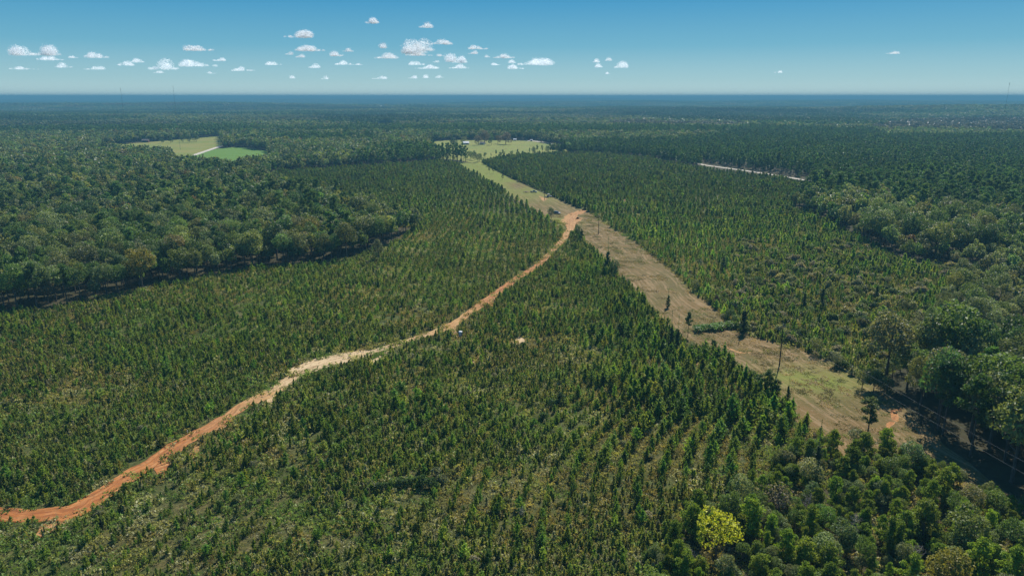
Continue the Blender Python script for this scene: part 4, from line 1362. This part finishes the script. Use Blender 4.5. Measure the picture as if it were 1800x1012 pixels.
# the yellow-leaved tree, the orange-tinged tree and a half bare one: crowns of their own
yc, yt = broadleaf(301, 9.2, 4.1, 2100, 0.44, open_=0.12, nlobe=13)
low = np.repeat(yc[0].reshape(-1, 4, 3).mean(1)[:, 2] < 3.6, 1)
kf = ~low
yq = yc[0].reshape(-1, 4, 3)[kf].reshape(-1, 3)
YM = (mk_mesh("yellow_crown", yq, np.arange(len(yq)).reshape(-1, 4), [M_LEAF], None, {"lv": yc[2][kf]}), mk_mesh("yellow_trunk", *yt, [M_BARK]))
gx_, gy_ = G(1258, 985)
plant("broadleaf_tree", YM, gx_, gy_, 0, 0.6, 1, 1, (0.240, 0.250, 0.018), "bright yellow-leaved tree with dark forked trunk near the bottom edge", "tree")
oc, ot = broadleaf(302, 7.0, 3.3, 2600, 0.40, nlobe=12)
OM = split("orange", oc, ot, M_LEAF, M_BARK)
gx_, gy_ = G(1664, 1040)
plant("broadleaf_tree", OM, gx_, gy_, 0, 0.6, 1, 1, (0.125, 0.12, 0.028), "orange-tinged yellow tree at the bottom edge of the right corner", "tree")
bt = bare_tree(303, 6.5, 3.0)
bc, _ = broadleaf(304, 6.8, 3.0, 900, 0.32, open_=0.25)
BM = (mk_mesh("sparse_crown", bc[0], bc[1], [M_LEAF], None, {"lv": bc[2]}), mk_mesh("grey_trunk", *bt, [M_BARK]))
gx_, gy_ = G(1367, 908)
plant("broadleaf_tree", BM, gx_, gy_, 0, 1.0, 1, 1, (0.12, 0.105, 0.075), "thin grey brown tree with half bare crown above the yellow-leaved tree", "tree")
SN = mk_mesh("bare_tree", *bare_tree(305, 5.0, 2.2), [M_PALEBARK])
for a, b, s, l in ((1498, 948, 1.0, "pale bare tree in the growth at the lower right"), (1608, 1000, 0.9, "pale bare tree left of the orange-tinged tree"), (1218, 1000, 0.7, "bare grey tree at the bottom edge left of the yellow-leaved tree"),
                   (918, 912, 0.55, "small dead tree among the rows near the bottom edge"), (1232, 470, 0.8, "pale dead tree by the strip's right bank"), (1420, 905, 0.9, "bare grey tree right of the half bare tree")):
    o = link("bare_tree", SN)
    x_, y_ = G(a, b)
    o.location = (x_, y_, 0); o.scale = (s, s, s); o.rotation_euler = (0, 0, a)
    tag(o, l, "tree")

# ------------------------------------------------------------------ built things
def boxm(cx, cy, cz, sx, sy, sz, tz=1.0):
    v = []
    for k, t in ((-1, 1.0), (1, tz)):
        for a, b in ((-1, -1), (1, -1), (1, 1), (-1, 1)):
            v.append((cx + a * sx / 2 * t, cy + b * sy / 2 * t, cz + k * sz / 2))
    return np.array(v), np.array([(0, 3, 2, 1), (4, 5, 6, 7), (0, 1, 5, 4), (1, 2, 6, 5), (2, 3, 7, 6), (3, 0, 4, 7)])


def bevel(o, w, seg=2):
    m_ = o.modifiers.new("bevel", 'BEVEL')
    m_.width, m_.segments = w, seg
    return o


def extrude_profile(name, prof, y0, y1, mat, parent, inset=0.0):
    """side profile (x, z) swept across the width; upper points drawn in by inset"""
    k = len(prof)
    zmx = max(p[1] for p in prof); zmn = min(p[1] for p in prof)
    v = []
    for sgn, yy in ((1, y0), (-1, y1)):
        for a, z in prof: v.append((a, yy + sgn * inset * (z - zmn) / (zmx - zmn + 1e-6), z))
    f = [list(range(k)), list(range(2 * k - 1, k - 1, -1))] + [[i, i + k, (i + 1) % k + k, (i + 1) % k] for i in range(k)]
    me = mk_mesh(name, v, f, [mat])
    import bmesh
    bm = bmesh.new(); bm.from_mesh(me); bmesh.ops.recalc_face_normals(bm, faces=bm.faces); bm.to_mesh(me); bm.free()
    return link(name, me, parent)


def wheel_mesh(r, w, k=16):
    v, f = [], []
    prof = [(0.0, -w / 2), (0.62 * r, -w / 2), (0.70 * r, -w / 2 + 0.03), (0.96 * r, -w / 2), (r, -w / 4), (r, w / 4), (0.96 * r, w / 2), (0.70 * r, w / 2 - 0.03), (0.62 * r, w / 2), (0.0, w / 2)]
    for j in range(k):
        a = 2 * math.pi * j / k
        for q, yv in prof: v.append((q * math.cos(a), yv, q * math.sin(a)))
    n_ = len(prof)
    mi = []
    for j in range(k):
        for i in range(n_ - 1):
            f.append((j * n_ + i, ((j + 1) % k) * n_ + i, ((j + 1) % k) * n_ + i + 1, j * n_ + i + 1))
            mi.append(1 if i in (0, n_ - 2) else 0)
    return mk_mesh("wheel", v, np.array(f), [M_RUBBER, M_STEEL], mi)


M_RUBBER, M_STEEL = plain("rubber", (0.02, 0.02, 0.02), 0.9), plain("steel", (0.45, 0.45, 0.45), 0.4, 0.6)
M_GLASS = plain("dark_glass", (0.02, 0.03, 0.04), 0.08, spec=0.8)
M_WHITE, M_NAVY, M_SLATE = plain("white_paint", (0.75, 0.75, 0.74), 0.35), plain("navy_paint", (0.035, 0.06, 0.10), 0.25), plain("slate_paint", (0.10, 0.15, 0.19), 0.3)
M_REDP, M_BLACKP, M_TAN = plain("red_paint", (0.32, 0.05, 0.035), 0.4), plain("black_paint", (0.025, 0.025, 0.025), 0.4), plain("plank", (0.36, 0.24, 0.13), 0.8)
M_ROOF, M_WALLW, M_BARN = plain("white_metal_roof", (0.74, 0.75, 0.76), 0.4), plain("pale_siding", (0.62, 0.60, 0.55), 0.7), plain("barn_siding", (0.16, 0.045, 0.035), 0.8)
M_GREYROOF, M_LAMP = plain("shingle_roof", (0.14, 0.13, 0.125), 0.9), plain("lamp_lens", (0.8, 0.78, 0.7), 0.15)
M_POLE, M_WIRE, M_CERAMIC = plain("creosote_wood", (0.050, 0.034, 0.024), 0.9, sc=8), plain("wire", (0.22, 0.23, 0.23), 0.6, 0.0, spec=0.2), plain("porcelain", (0.55, 0.56, 0.58), 0.3)


def part(name, vf, mat, parent, bev=0.0):
    o = link(name, mk_mesh(name, vf[0], vf[1], [mat]), parent)
    if bev: bevel(o, bev)
    return o


def vehicle(name, px, py, heading, paint, label, cat, pickup=True, roof=None):
    t = tag(empty(name, (*G(px, py), 0.06), math.radians(heading)), label, cat)
    if pickup: body = [(-2.7, 0.5), (2.65, 0.45), (2.75, 0.75), (2.65, 1.08), (1.35, 1.18), (-0.55, 1.18), (-0.6, 1.12), (-2.7, 1.12)]
    else: body = [(-2.35, 0.45), (2.3, 0.42), (2.4, 0.72), (2.3, 1.02), (1.15, 1.12), (-2.35, 1.15)]
    bevel(extrude_profile("body", body, -0.95, 0.95, paint, t), 0.05)
    if pickup: cab = [(-0.6, 1.17), (1.35, 1.17), (0.75, 1.78), (0.55, 1.82), (-0.35, 1.82), (-0.5, 1.78)]
    else: cab = [(-2.3, 1.13), (1.15, 1.11), (0.5, 1.70), (0.3, 1.74), (-1.9, 1.74), (-2.1, 1.70)]
    cb = extrude_profile("cab", cab, -0.90, 0.90, M_GLASS, t, 0.16)
    zt = 1.83 if pickup else 1.75
    x0_, x1_ = (-0.45, 0.70) if pickup else (-2.05, 0.45)
    part("roof", boxm((x0_ + x1_) / 2, 0, zt + 0.02, x1_ - x0_, 1.44, 0.07), roof or paint, t, 0.02)
    for xx in ((-0.48, 0.36) if pickup else (-2.0, -0.75, 0.3)):
        for sy in (-1, 1): part("pillar", tube([(xx, sy * 0.87, 1.15), (xx - 0.02, sy * 0.76, zt)], 0.05, 0.05, 4), paint, t)
    wm = wheel_mesh(0.39, 0.26)
    for wx in ((-1.75, 1.75) if pickup else (-1.5, 1.5)):
        for sy in (-1, 1): link("wheel", wm, t, (wx, sy * 0.87, 0.33))
    fx = 2.72 if pickup else 2.37
    for sy in (-1, 1):
        part("headlight", boxm(fx - 0.03, sy * 0.72, 0.88, 0.12, 0.34, 0.16), M_LAMP, t)
        part("tail_light", boxm(-fx + 0.02, sy * 0.82, 0.95, 0.08, 0.16, 0.26), M_REDP, t)
    part("front_bumper", boxm(fx + 0.04, 0, 0.52, 0.14, 1.84, 0.2), M_STEEL, t, 0.03)
    part("rear_bumper", boxm(-fx - 0.02, 0, 0.52, 0.12, 1.84, 0.18), M_STEEL, t, 0.03)
    if pickup: part("bed_liner", boxm(-1.68, 0, 1.13, 1.8, 1.5, 0.04), M_BLACKP, t)
    part("hood", boxm(fx - 0.72, 0, 1.135 if pickup else 1.085, 1.15, 1.62, 0.05), M_WHITE if roof else paint, t, 0.02)
    return t


tr_az = -4
vehicle("pickup_truck", 938, 338.6, tr_az, M_SLATE, "slate blue pickup truck with glare painted white on its hood, parked on the mown strip", "truck", True, M_SLATE)  # glare on the truck's front end is painted in as the white hood
tx, ty = G(938, 338.6)
t = tag(empty("flatbed_trailer", (tx - 5.9 * math.cos(math.radians(tr_az)), ty - 5.9 * math.sin(math.radians(tr_az)), 0.06), math.radians(tr_az)), "low flatbed trailer with plank deck hitched behind the pickup truck", "trailer")
part("frame", joinm([boxm(0, s_ * 0.95, 0.6, 4.8, 0.1, 0.16) for s_ in (-1, 1)] + [boxm(a_, 0, 0.58, 0.1, 1.85, 0.12) for a_ in (-2.3, -0.8, 0.8, 2.3)]), M_BLACKP, t)
pk_me = mk_mesh("plank", *boxm(0, 0, 0.70, 4.8, 0.20, 0.05), [M_TAN])
for k in range(8): link("plank", pk_me, t, (0, -0.77 + 0.22 * k, 0.01 * (k % 2)))
part("tongue", joinm([tube([(2.4, 0.6, 0.58), (3.2, 0, 0.55)], 0.05, 0.05, 4), tube([(2.4, -0.6, 0.58), (3.2, 0, 0.55)], 0.05, 0.05, 4)]), M_BLACKP, t)
wm = wheel_mesh(0.34, 0.22)
for wx in (-0.45, 0.35):
    for sy in (-1, 1): link("wheel", wm, t, (wx, sy * 1.12, 0.34))
for sy in (-1, 1): part("fender", boxm(-0.05, sy * 1.12, 0.74, 1.8, 0.28, 0.05), M_BLACKP, t, 0.02)
vehicle("parked_suv", 979, 376, -38, M_NAVY, "dark blue suv with white hood beside the dark tree on the strip", "car", False, M_SLATE)

t = tag(empty("tractor", (*G(965, 347), 0.06), math.radians(10)), "small tractor with white canopy roof and black mower behind it", "tractor")
bevel(extrude_profile("hood", [(0.2, 0.7), (1.9, 0.7), (1.95, 1.25), (0.2, 1.45)], -0.38, 0.38, M_WHITE, t), 0.05)
part("chassis", boxm(0.3, 0, 0.62, 3.0, 0.5, 0.35), M_BLACKP, t, 0.03)
part("seat", joinm([boxm(-0.6, 0, 1.2, 0.5, 0.5, 0.14), boxm(-0.84, 0, 1.48, 0.1, 0.5, 0.5)]), M_BLACKP, t)
for xx in (-1.0, 0.2):
    for sy in (-1, 1): part("canopy_post", tube([(xx, sy * 0.55, 0.9), (xx, sy * 0.6, 2.42)], 0.04, 0.04, 5), M_BLACKP, t)
part("canopy", boxm(-0.4, 0, 2.46, 1.7, 1.45, 0.12), M_WHITE, t, 0.05)
wb, ws = wheel_mesh(0.76, 0.42), wheel_mesh(0.44, 0.28)
for sy in (-1, 1):
    link("rear_wheel", wb, t, (-0.75, sy * 0.82, 0.74)); link("front_wheel", ws, t, (1.55, sy * 0.68, 0.42))
    part("fender", boxm(-0.75, sy * 0.82, 1.56, 1.1, 0.44, 0.07), M_REDP, t, 0.03)
part("exhaust", tube([(1.1, 0.25, 1.3), (1.1, 0.25, 2.2)], 0.04, 0.035, 6), M_BLACKP, t)
part("steering_wheel", tube([(0.05 + 0.02 * math.cos(a), 0.2 * math.sin(a), 1.55 + 0.2 * math.cos(a)) for a in np.linspace(0, 6.28, 13)], 0.02, 0.02, 4), M_BLACKP, t)
part("mower", boxm(-2.3, 0, 0.42, 1.7, 1.7, 0.3), M_BLACKP, t, 0.06)

# booth at the end of the spur
t = tag(empty("portable_booth", (*G(809.5, 592), 0.09), math.radians(-20)), "small grey blue booth with white roof at the end of the yellow dirt spur", "booth")
t.scale = (0.88, 0.88, 0.88)
part("body", boxm(0, 0, 0.98, 1.05, 1.05, 1.80), M_SLATE, t, 0.04)
part("door", boxm(0.02, -0.545, 0.98, 0.72, 0.05, 1.62), plain("pale_door", (0.42, 0.47, 0.52), 0.5), t, 0.01)
part("roof", boxm(0, 0, 1.99, 1.24, 1.24, 0.20, 0.8), M_WHITE, t, 0.03)
part("skid", joinm([boxm(0, s_ * 0.42, 0.04, 1.25, 0.12, 0.08) for s_ in (-1, 1)]), M_BLACKP, t)
part("vent_pipe", tube([(0.42, 0.42, 1.9), (0.42, 0.42, 2.35)], 0.05, 0.05, 6), M_BLACKP, t)
t = tag(empty("marker_post", (*G(330, 763), 0.02)), "thin white marker post on the upper edge of the orange road", "post")
part("shaft", tube([(0, 0, 0), (0, 0, 0.9)], 0.07, 0.07, 6), M_WHITE, t)
part("cap", tube([(0, 0, 0.9), (0, 0, 1.05)], 0.085, 0.06, 6), M_WHITE, t)

# power poles and wires
def pole(x, y, h, rz, label):
    t = tag(empty("utility_pole", (x, y, 0), rz), label, "power pole")
    part("shaft", tube([(0, 0, 0), (0.02, 0, h * 0.5), (0.06, 0, h)], 0.19, 0.12, 8), M_POLE, t)
    part("crossarm", boxm(0.05, 0.13, h - 0.55, 1.5, 0.11, 0.13), M_POLE, t, 0.01)
    for k in (-0.66, 0.66): part("insulator", tube([(0.05 + k, 0.13, h - 0.48), (0.05 + k, 0.13, h - 0.36), (0.05 + k, 0.13, h - 0.24)], 0.07, 0.05, 7), M_CERAMIC, t)
    part("insulator", tube([(0.06, 0, h), (0.06, 0, h + 0.12), (0.06, 0, h + 0.28)], 0.08, 0.05, 7), M_CERAMIC, t)
    part("brace", joinm([tube([(0.05 + k, 0.16, h - 0.6), (0.04, 0.14, h - 1.15)], 0.025, 0.025, 4) for k in (-0.5, 0.5)]), M_STEEL, t)
    return t


PX = [(102.0, 77.0, 11.0), (*G(1370, 642), 12.2), (*G(1052, 412), 10.8), (*G(957, 352), 9.6), (*G(885, 313), 8.4), (*G(828, 283), 8.2)]
PL = ["power pole past the right end of the wires beside the shading trees", "nearest tall dark power pole, on the lower mown strip", "power pole on the strip right of the dirt crossing", "power pole on the strip beside the tractor and the pickup truck",
      "power pole on the bright green part of the strip", "farthest power pole where the strip meets the meadow"]
for i, (x_, y_, h_) in enumerate(PX):
    a = math.atan2(PX[min(i + 1, 5)][1] - PX[max(i - 1, 0)][1], PX[min(i + 1, 5)][0] - PX[max(i - 1, 0)][0])
    pole(x_, y_, h_, a + math.pi / 2, PL[i])
SPAN = ["from the nearest pole past the shading trees at right", "over the green brush gap between the two nearest poles", "above the dirt crossing", "above the upper strip past the parked truck", "over the bright green strip end"]
for i in range(5):
    (xa_, ya_, ha_), (xb_, yb_, hb_) = PX[i], PX[i + 1]
    L_ = math.hypot(xb_ - xa_, yb_ - ya_)
    for drop, nm_ in ((0.28, "upper"), (-1.9, "lower")):
        pts = []
        for k in range(29):
            s_ = k / 28
            pts.append((xa_ + (xb_ - xa_) * s_ + 0.05, ya_ + (yb_ - ya_) * s_, ha_ + (hb_ - ha_) * s_ + drop - 4 * (L_ / 115.0) ** 2 * min(1.0, 130 / L_) * s_ * (1 - s_)))
        o = link("power_line", mk_mesh("power_line", *tube(pts, 0.014, 0.014, 4), [M_WIRE]))
        tag(o, f"{nm_} wire {SPAN[i]}", "wire", "wires along the mown strip")

# houses and barns
def house(name, px, py, w, d, h, rz, wall, roof, label, cat="house", clear_ground=0.0):
    x_, y_ = G(px, py)
    z_ = float(relief(x_, y_))
    t = tag(empty(name, (x_, y_, z_), math.radians(rz)), label, cat)
    part("wall", boxm(0, 0, h / 2, w, d, h), wall, t)
    rh = 0.32 * d
    v = [(-w / 2 - .4, -d / 2 - .5, h - .1), (w / 2 + .4, -d / 2 - .5, h - .1), (w / 2 + .4, d / 2 + .5, h - .1), (-w / 2 - .4, d / 2 + .5, h - .1), (-w / 2 - .4, 0, h + rh), (w / 2 + .4, 0, h + rh)]
    part("roof", (np.array(v), [[0, 1, 5, 4], [2, 3, 4, 5], [1, 2, 5], [3, 0, 4], [0, 3, 2, 1]]), roof, t)
    part("door", boxm(0, -d / 2 - 0.03, 1.05, 1.1 if cat == "house" else 3.4, 0.08, 2.1 if cat == "house" else 2.6), M_BLACKP, t)
    nwin = max(1, int(w / 4))
    for k in range(nwin):
        xx = -w / 2 + (k + 0.5) * w / nwin
        if abs(xx) < 2.2: continue
        f_ = part("window", boxm(xx, -d / 2 - 0.03, 1.6, 1.2, 0.10, 1.3), M_WHITE, t)
        part("pane", boxm(xx, -d / 2 - 0.09, 1.6, 1.0, 0.04, 1.1), M_GLASS, f_)
    if cat == "house": part("chimney", boxm(w * 0.28, d * 0.18, h + rh * 0.9, 0.8, 0.8, 1.6), M_BARN, t)
    return t


_M = {"WALLW": M_WALLW, "ROOF": M_ROOF, "GREYROOF": M_GREYROOF, "BARN": M_BARN}
for a_ in HOUSES: house("barn" if len(a_) > 9 and a_[9] == "barn" else ("shed" if len(a_) > 9 and a_[9] == "shed" else "house"), *a_[:6], _M[a_[6]], _M[a_[7]], *a_[8:])

# radio masts beyond the left woods and far right
M_MAST = plain("mast_steel", (0.075, 0.095, 0.105), 0.7)
def mast(px, dist, ytop, w, label):
    u = (px - 900.0) / FPX / CP
    x_, y_ = dist * u, dist
    zg = float(relief(x_, y_))
    lo_, hi_ = 0.0, 400.0
    for _ in range(40):
        q_ = (lo_ + hi_) / 2
        if PJ(x_, y_, zg + q_)[1] > ytop: lo_ = q_
        else: hi_ = q_
    h = lo_
    t = tag(empty("radio_mast", (x_, y_, zg)), label, "radio mast")
    legs = [(w / 2 * math.cos(a), w / 2 * math.sin(a)) for a in (0.3, 2.39, 4.49)]
    tp = 0.45
    for lx, ly in legs: part("leg", tube([(lx, ly, 0), (lx * tp, ly * tp, h)], 0.07 * w, 0.05 * w, 4), M_MAST, t)
    br_p = []
    nn = 22
    for k in range(nn):
        s0, s1 = 1 - (1 - tp) * k / nn, 1 - (1 - tp) * (k + 1) / nn
        for i in range(3):
            a, b = legs[i], legs[(i + 1) % 3]
            br_p.append(tube([(a[0] * s0, a[1] * s0, h * k / nn), (b[0] * s1, b[1] * s1, h * (k + 1) / nn)], 0.04 * w, 0.04 * w, 3))
    part("bracing", joinm(br_p), M_MAST, t)
    part("aerial", tube([(0, 0, h * 0.985), (0, 0, h + 1.2)], 0.15, 0.10, 5), M_MAST, t)
    part("beacon", boxm(0, 0, h - 0.3, 0.4, 0.4, 0.6), M_REDP, t)


mast(259, 1050, 156, 0.75, "left one of two thin radio masts on the left horizon")
mast(345.5, 1050, 152, 0.75, "right one of two thin radio masts on the left horizon")
mast(1713, 820, 147, 0.4, "faint thin radio mast on the horizon at the far right")

# ------------------------------------------------------------------ clouds: fair-weather cumulus standing far behind the land
n = NT("cloud_vapour")
dfn, trn, mx = n.n("BsdfDiffuse"), n.n("BsdfTranslucent"), n.n("MixShader")
dfn.inputs[0].default_value = trn.inputs[0].default_value = (*CLOUD_ALBEDO, 1)
mx.inputs[0].default_value = 0.7
clr, mx2 = n.n("BsdfTransparent"), n.n("MixShader")
mx2.inputs[0].default_value = 0.66
n.t.links.new(dfn.outputs[0], mx.inputs[1]); n.t.links.new(trn.outputs[0], mx.inputs[2])
n.t.links.new(mx.outputs[0], mx2.inputs[1]); n.t.links.new(clr.outputs[0], mx2.inputs[2]); n.t.links.new(mx2.outputs[0], n.out.inputs["Surface"])
M_CLOUD = n.m
CLOUDS = [
    (43, 90, 40, 15, "left lobe of the twin cloud high at the far left", 1), (79, 90, 40, 15, "right lobe of the twin cloud high at the far left", 1), (90, 102.5, 38, 7, "thin cloud trailing below the twin cloud at the far left", 1),
    (42, 120, 40, 4.5, "faint flat streak of cloud low at the far left", .5), (113, 115, 24, 8, "small cloud right of the faint flat streak", .8), (166, 119.5, 34, 6, "ragged thin cloud below the oval cloud at left", .6), (129, 100, 16, 4.5, "tiny cloud left of the oval cloud", .6),
    (171, 97, 32, 10, "oval cloud on its own left of the radio masts", 1), (221, 111, 26, 9, "left half of the two-lobed cloud above the left mast", 1), (243, 106, 20, 8, "right half of the two-lobed cloud above the left mast", 1),
    (289, 115.5, 44, 14, "grey based cloud between the two radio masts", 1.2), (345, 111, 54, 12, "long lumpy cloud above the right radio mast", 1), (386, 104, 22, 7, "small cloud at the right end of the long lumpy cloud", .9),
    (351, 84.5, 42, 10, "flat based cloud high above the right radio mast", 1), (425, 121.5, 36, 6.5, "flat thin cloud right of the radio masts", .9), (279, 126.5, 15, 4, "tiny cloud below the grey based cloud", .6), (372, 128, 13, 3, "tiny streak below the long lumpy cloud", .5),
    (525, 60, 40, 13, "highest cloud left of centre, with a thick left end", 1), (545, 85, 48, 10, "flat based cloud below the highest left cloud", 1), (508, 93.5, 10, 6, "tiny torn cloud left of the flat based cloud", .7), (528, 98, 14, 6.5, "small puff under the flat based cloud", .8),
    (481, 111, 22, 7, "low slanting cloud wisp left of centre", .7), (554, 115.5, 18, 8.5, "small domed cloud with grey base", 1), (514, 135.5, 12, 5, "low tiny puff under the slanting wisp", .6), (571, 137, 12, 5, "low tiny puff under the domed cloud", .6),
    (591, 94.5, 20, 9, "slanted grey edged cloud right of the flat based one", 1), (612, 88, 16, 6, "tail puff of the slanted grey edged cloud", .9), (604, 110.5, 32, 7, "flat cloud with a thin tail right of the domed cloud", .9), (628, 113, 16, 3, "thin tail right of the flat cloud", .5),
    (655, 36.5, 25, 10, "topmost cloud near the upper edge", 1), (748, 44.5, 22, 9, "slanting torn wisp right of the topmost cloud", .7), (675, 81, 12, 8, "faint puff left of the big cloud", .6), (679, 98, 40, 10, "low humped cloud left of the big cloud", .9),
    (728, 84, 40, 22, "left mass of the big central cloud with a dark grey base", 1.4), (747, 80, 26, 20, "right mass of the big central cloud", 1.2), (772, 74, 38, 9, "arm reaching right from the big central cloud", 1), (738, 95, 42, 6, "thin shelf under the big central cloud", .9),
    (732, 110, 22, 9, "thick left end of the long cloud under the big one", 1), (750, 118, 34, 6, "long thin cloud under the big one", .9), (667, 136.5, 22, 5, "low flat puff left of centre", .7), (725, 136, 14, 4.5, "first of three low puffs below the long thin cloud", .6),
    (750, 135, 11, 5, "middle of three low puffs below the long thin cloud", .6), (772, 134.5, 12, 5, "last of three low puffs below the long thin cloud", .6), (775, 97, 12, 4.5, "tiny puff right of the big central cloud", .7), (767, 108, 10, 4, "faint speck below the tiny puff", .5),
    (792, 103, 18, 12, "left grey based hump of the triple cloud", 1), (808, 106, 20, 10, "right hump of the triple cloud", 1), (806, 117, 30, 7, "ragged lower shelf of the triple cloud", .8), (841, 83, 28, 8, "bright cloud right of the big central one", 1),
    (831, 92.5, 15, 5.5, "small puff under the bright cloud", .8), (856, 98.5, 10, 5.5, "faint puff right of the triple cloud", .5), (887, 98.5, 32, 8, "cloud left above the long right cloud", 1), (934, 108.5, 62, 12, "longest cloud right of centre", 1),
    (905, 118, 26, 7, "flat piece below the longest right cloud", .9), (872, 113, 16, 4, "thin flat streak left of the longest right cloud", .6), (900, 108, 14, 6, "faint left end of the longest right cloud", .6),
    (1049, 107, 12, 6, "left puff of the small right group", .8), (1053, 115.5, 14, 6.5, "lower puff of the small right group", .8), (1070, 104, 12, 6, "upper puff of the small right group", .7), (1090, 114, 20, 11, "largest puff of the small right group", 1),
    (1069, 129, 7, 3, "tiny speck below the small right group", .6), (1568, 93, 24, 4, "faint wisp high in the right sky", .45), (1368, 126, 12, 4, "tiny pale puff low in the right sky", .6)]


def cloud(px, py, w, h, label, dens, seed):
    rng = np.random.default_rng(seed)
    v_ = (506.0 - (py + h / 2)) / FPX
    el = math.atan2(-SP + v_ * CP, CP + v_ * SP)
    D = min(max(1500 / math.tan(el), 12000), 46000)
    u = (px - 900.0) / FPX
    dx, dy, dz = u, CP + v_ * SP, -SP + v_ * CP
    k_ = D / dy
    c0 = np.array([dx * k_, D, H0 + dz * k_])
    sc_ = D / FPX / (CP)
    W_, Hh = 1.15 * w * sc_, 1.05 * h * sc_
    nb_ = max(5, int(4.2 * w / h))
    C, N, S_ = [], [], []
    peak = 0.25 + 0.5 * rng.random()
    for i in range(nb_ + 2):
        t = rng.random() if i > 1 else 0.2 + 0.6 * i
        prof = max(0.22, 1 - abs(t - peak) / (0.75 * max(peak, 1 - peak))) * (0.7 + 0.45 * rng.random())
        rb = Hh * 0.47 * prof + 0.07 * Hh
        cx = (t - 0.5) * (W_ - 1.2 * rb)
        cz = rb * 0.55 + (1.2 * Hh * prof - 1.6 * rb) * rng.random() * 0.6
        cy = (rng.random() - 0.5) * W_ * 0.35
        m_ = int(460 * dens * (0.35 + prof) * (1 + max(0.0, (h - 9) / 6)))
        d = sph(rng, m_)
        sub = sph(rng, 9)
        bump = (np.maximum(0, d @ sub.T - 0.72)).max(1) * 1.0
        q = rb * (0.25 + 0.78 * rng.random(m_) ** 0.55 + 0.8 * bump + 0.13 * np.abs(rng.normal(size=m_)) * max(0.6, 2 - dens))
        p = np.array([cx, cy, cz]) + d * q[:, None] * [1.25, 1.1, 0.95]
        p[:, 2] = np.where(p[:, 2] < 0.06 * Hh, 0.06 * Hh + 0.05 * Hh * rng.normal(size=m_), p[:, 2])
        C.append(p); N.append(d); S_.append(np.full(m_, rb * 0.25 / (1 + max(0.0, (h - 9) / 12))) * (0.55 + 0.7 * rng.random(m_)))
    C, N, S_ = np.vstack(C), np.vstack(N), np.concatenate(S_)
    V, F, _ = clumps(C, N, S_, rng, 2.4, 0.8)
    o = link("cloud", mk_mesh("cloud", V, F, [M_CLOUD]), None, tuple(c0))
    tag(o, label, "cloud", "small cumulus clouds over the horizon")


for i, c_ in enumerate(CLOUDS): cloud(*c_, 400 + i)

# ------------------------------------------------------------------ haze
bx = boxm(0, 0, 0, 76000, 76000, HAZE_TOP - HAZE_BOTTOM)
nh = bpy.data.materials.new("haze_air")
nh.use_nodes = True
nh.node_tree.nodes.clear()
pvn, ho = nh.node_tree.nodes.new("ShaderNodeVolumePrincipled"), nh.node_tree.nodes.new("ShaderNodeOutputMaterial")
pvn.inputs["Color"].default_value = (*HAZE_COLOR, 1)
pvn.inputs["Density"].default_value = HAZE_DENSITY
pvn.inputs["Anisotropy"].default_value = 0.0
nh.node_tree.links.new(pvn.outputs[0], ho.inputs["Volume"])
hz = link("haze", mk_mesh("haze", bx[0], bx[1], [nh]), None, (0, 0, (HAZE_TOP + HAZE_BOTTOM) / 2))
tag(hz, "thin blue haze lying over the far woods", "haze", kind="stuff")
settle_labels()
print("PLANTS", NYP, NW, NF)
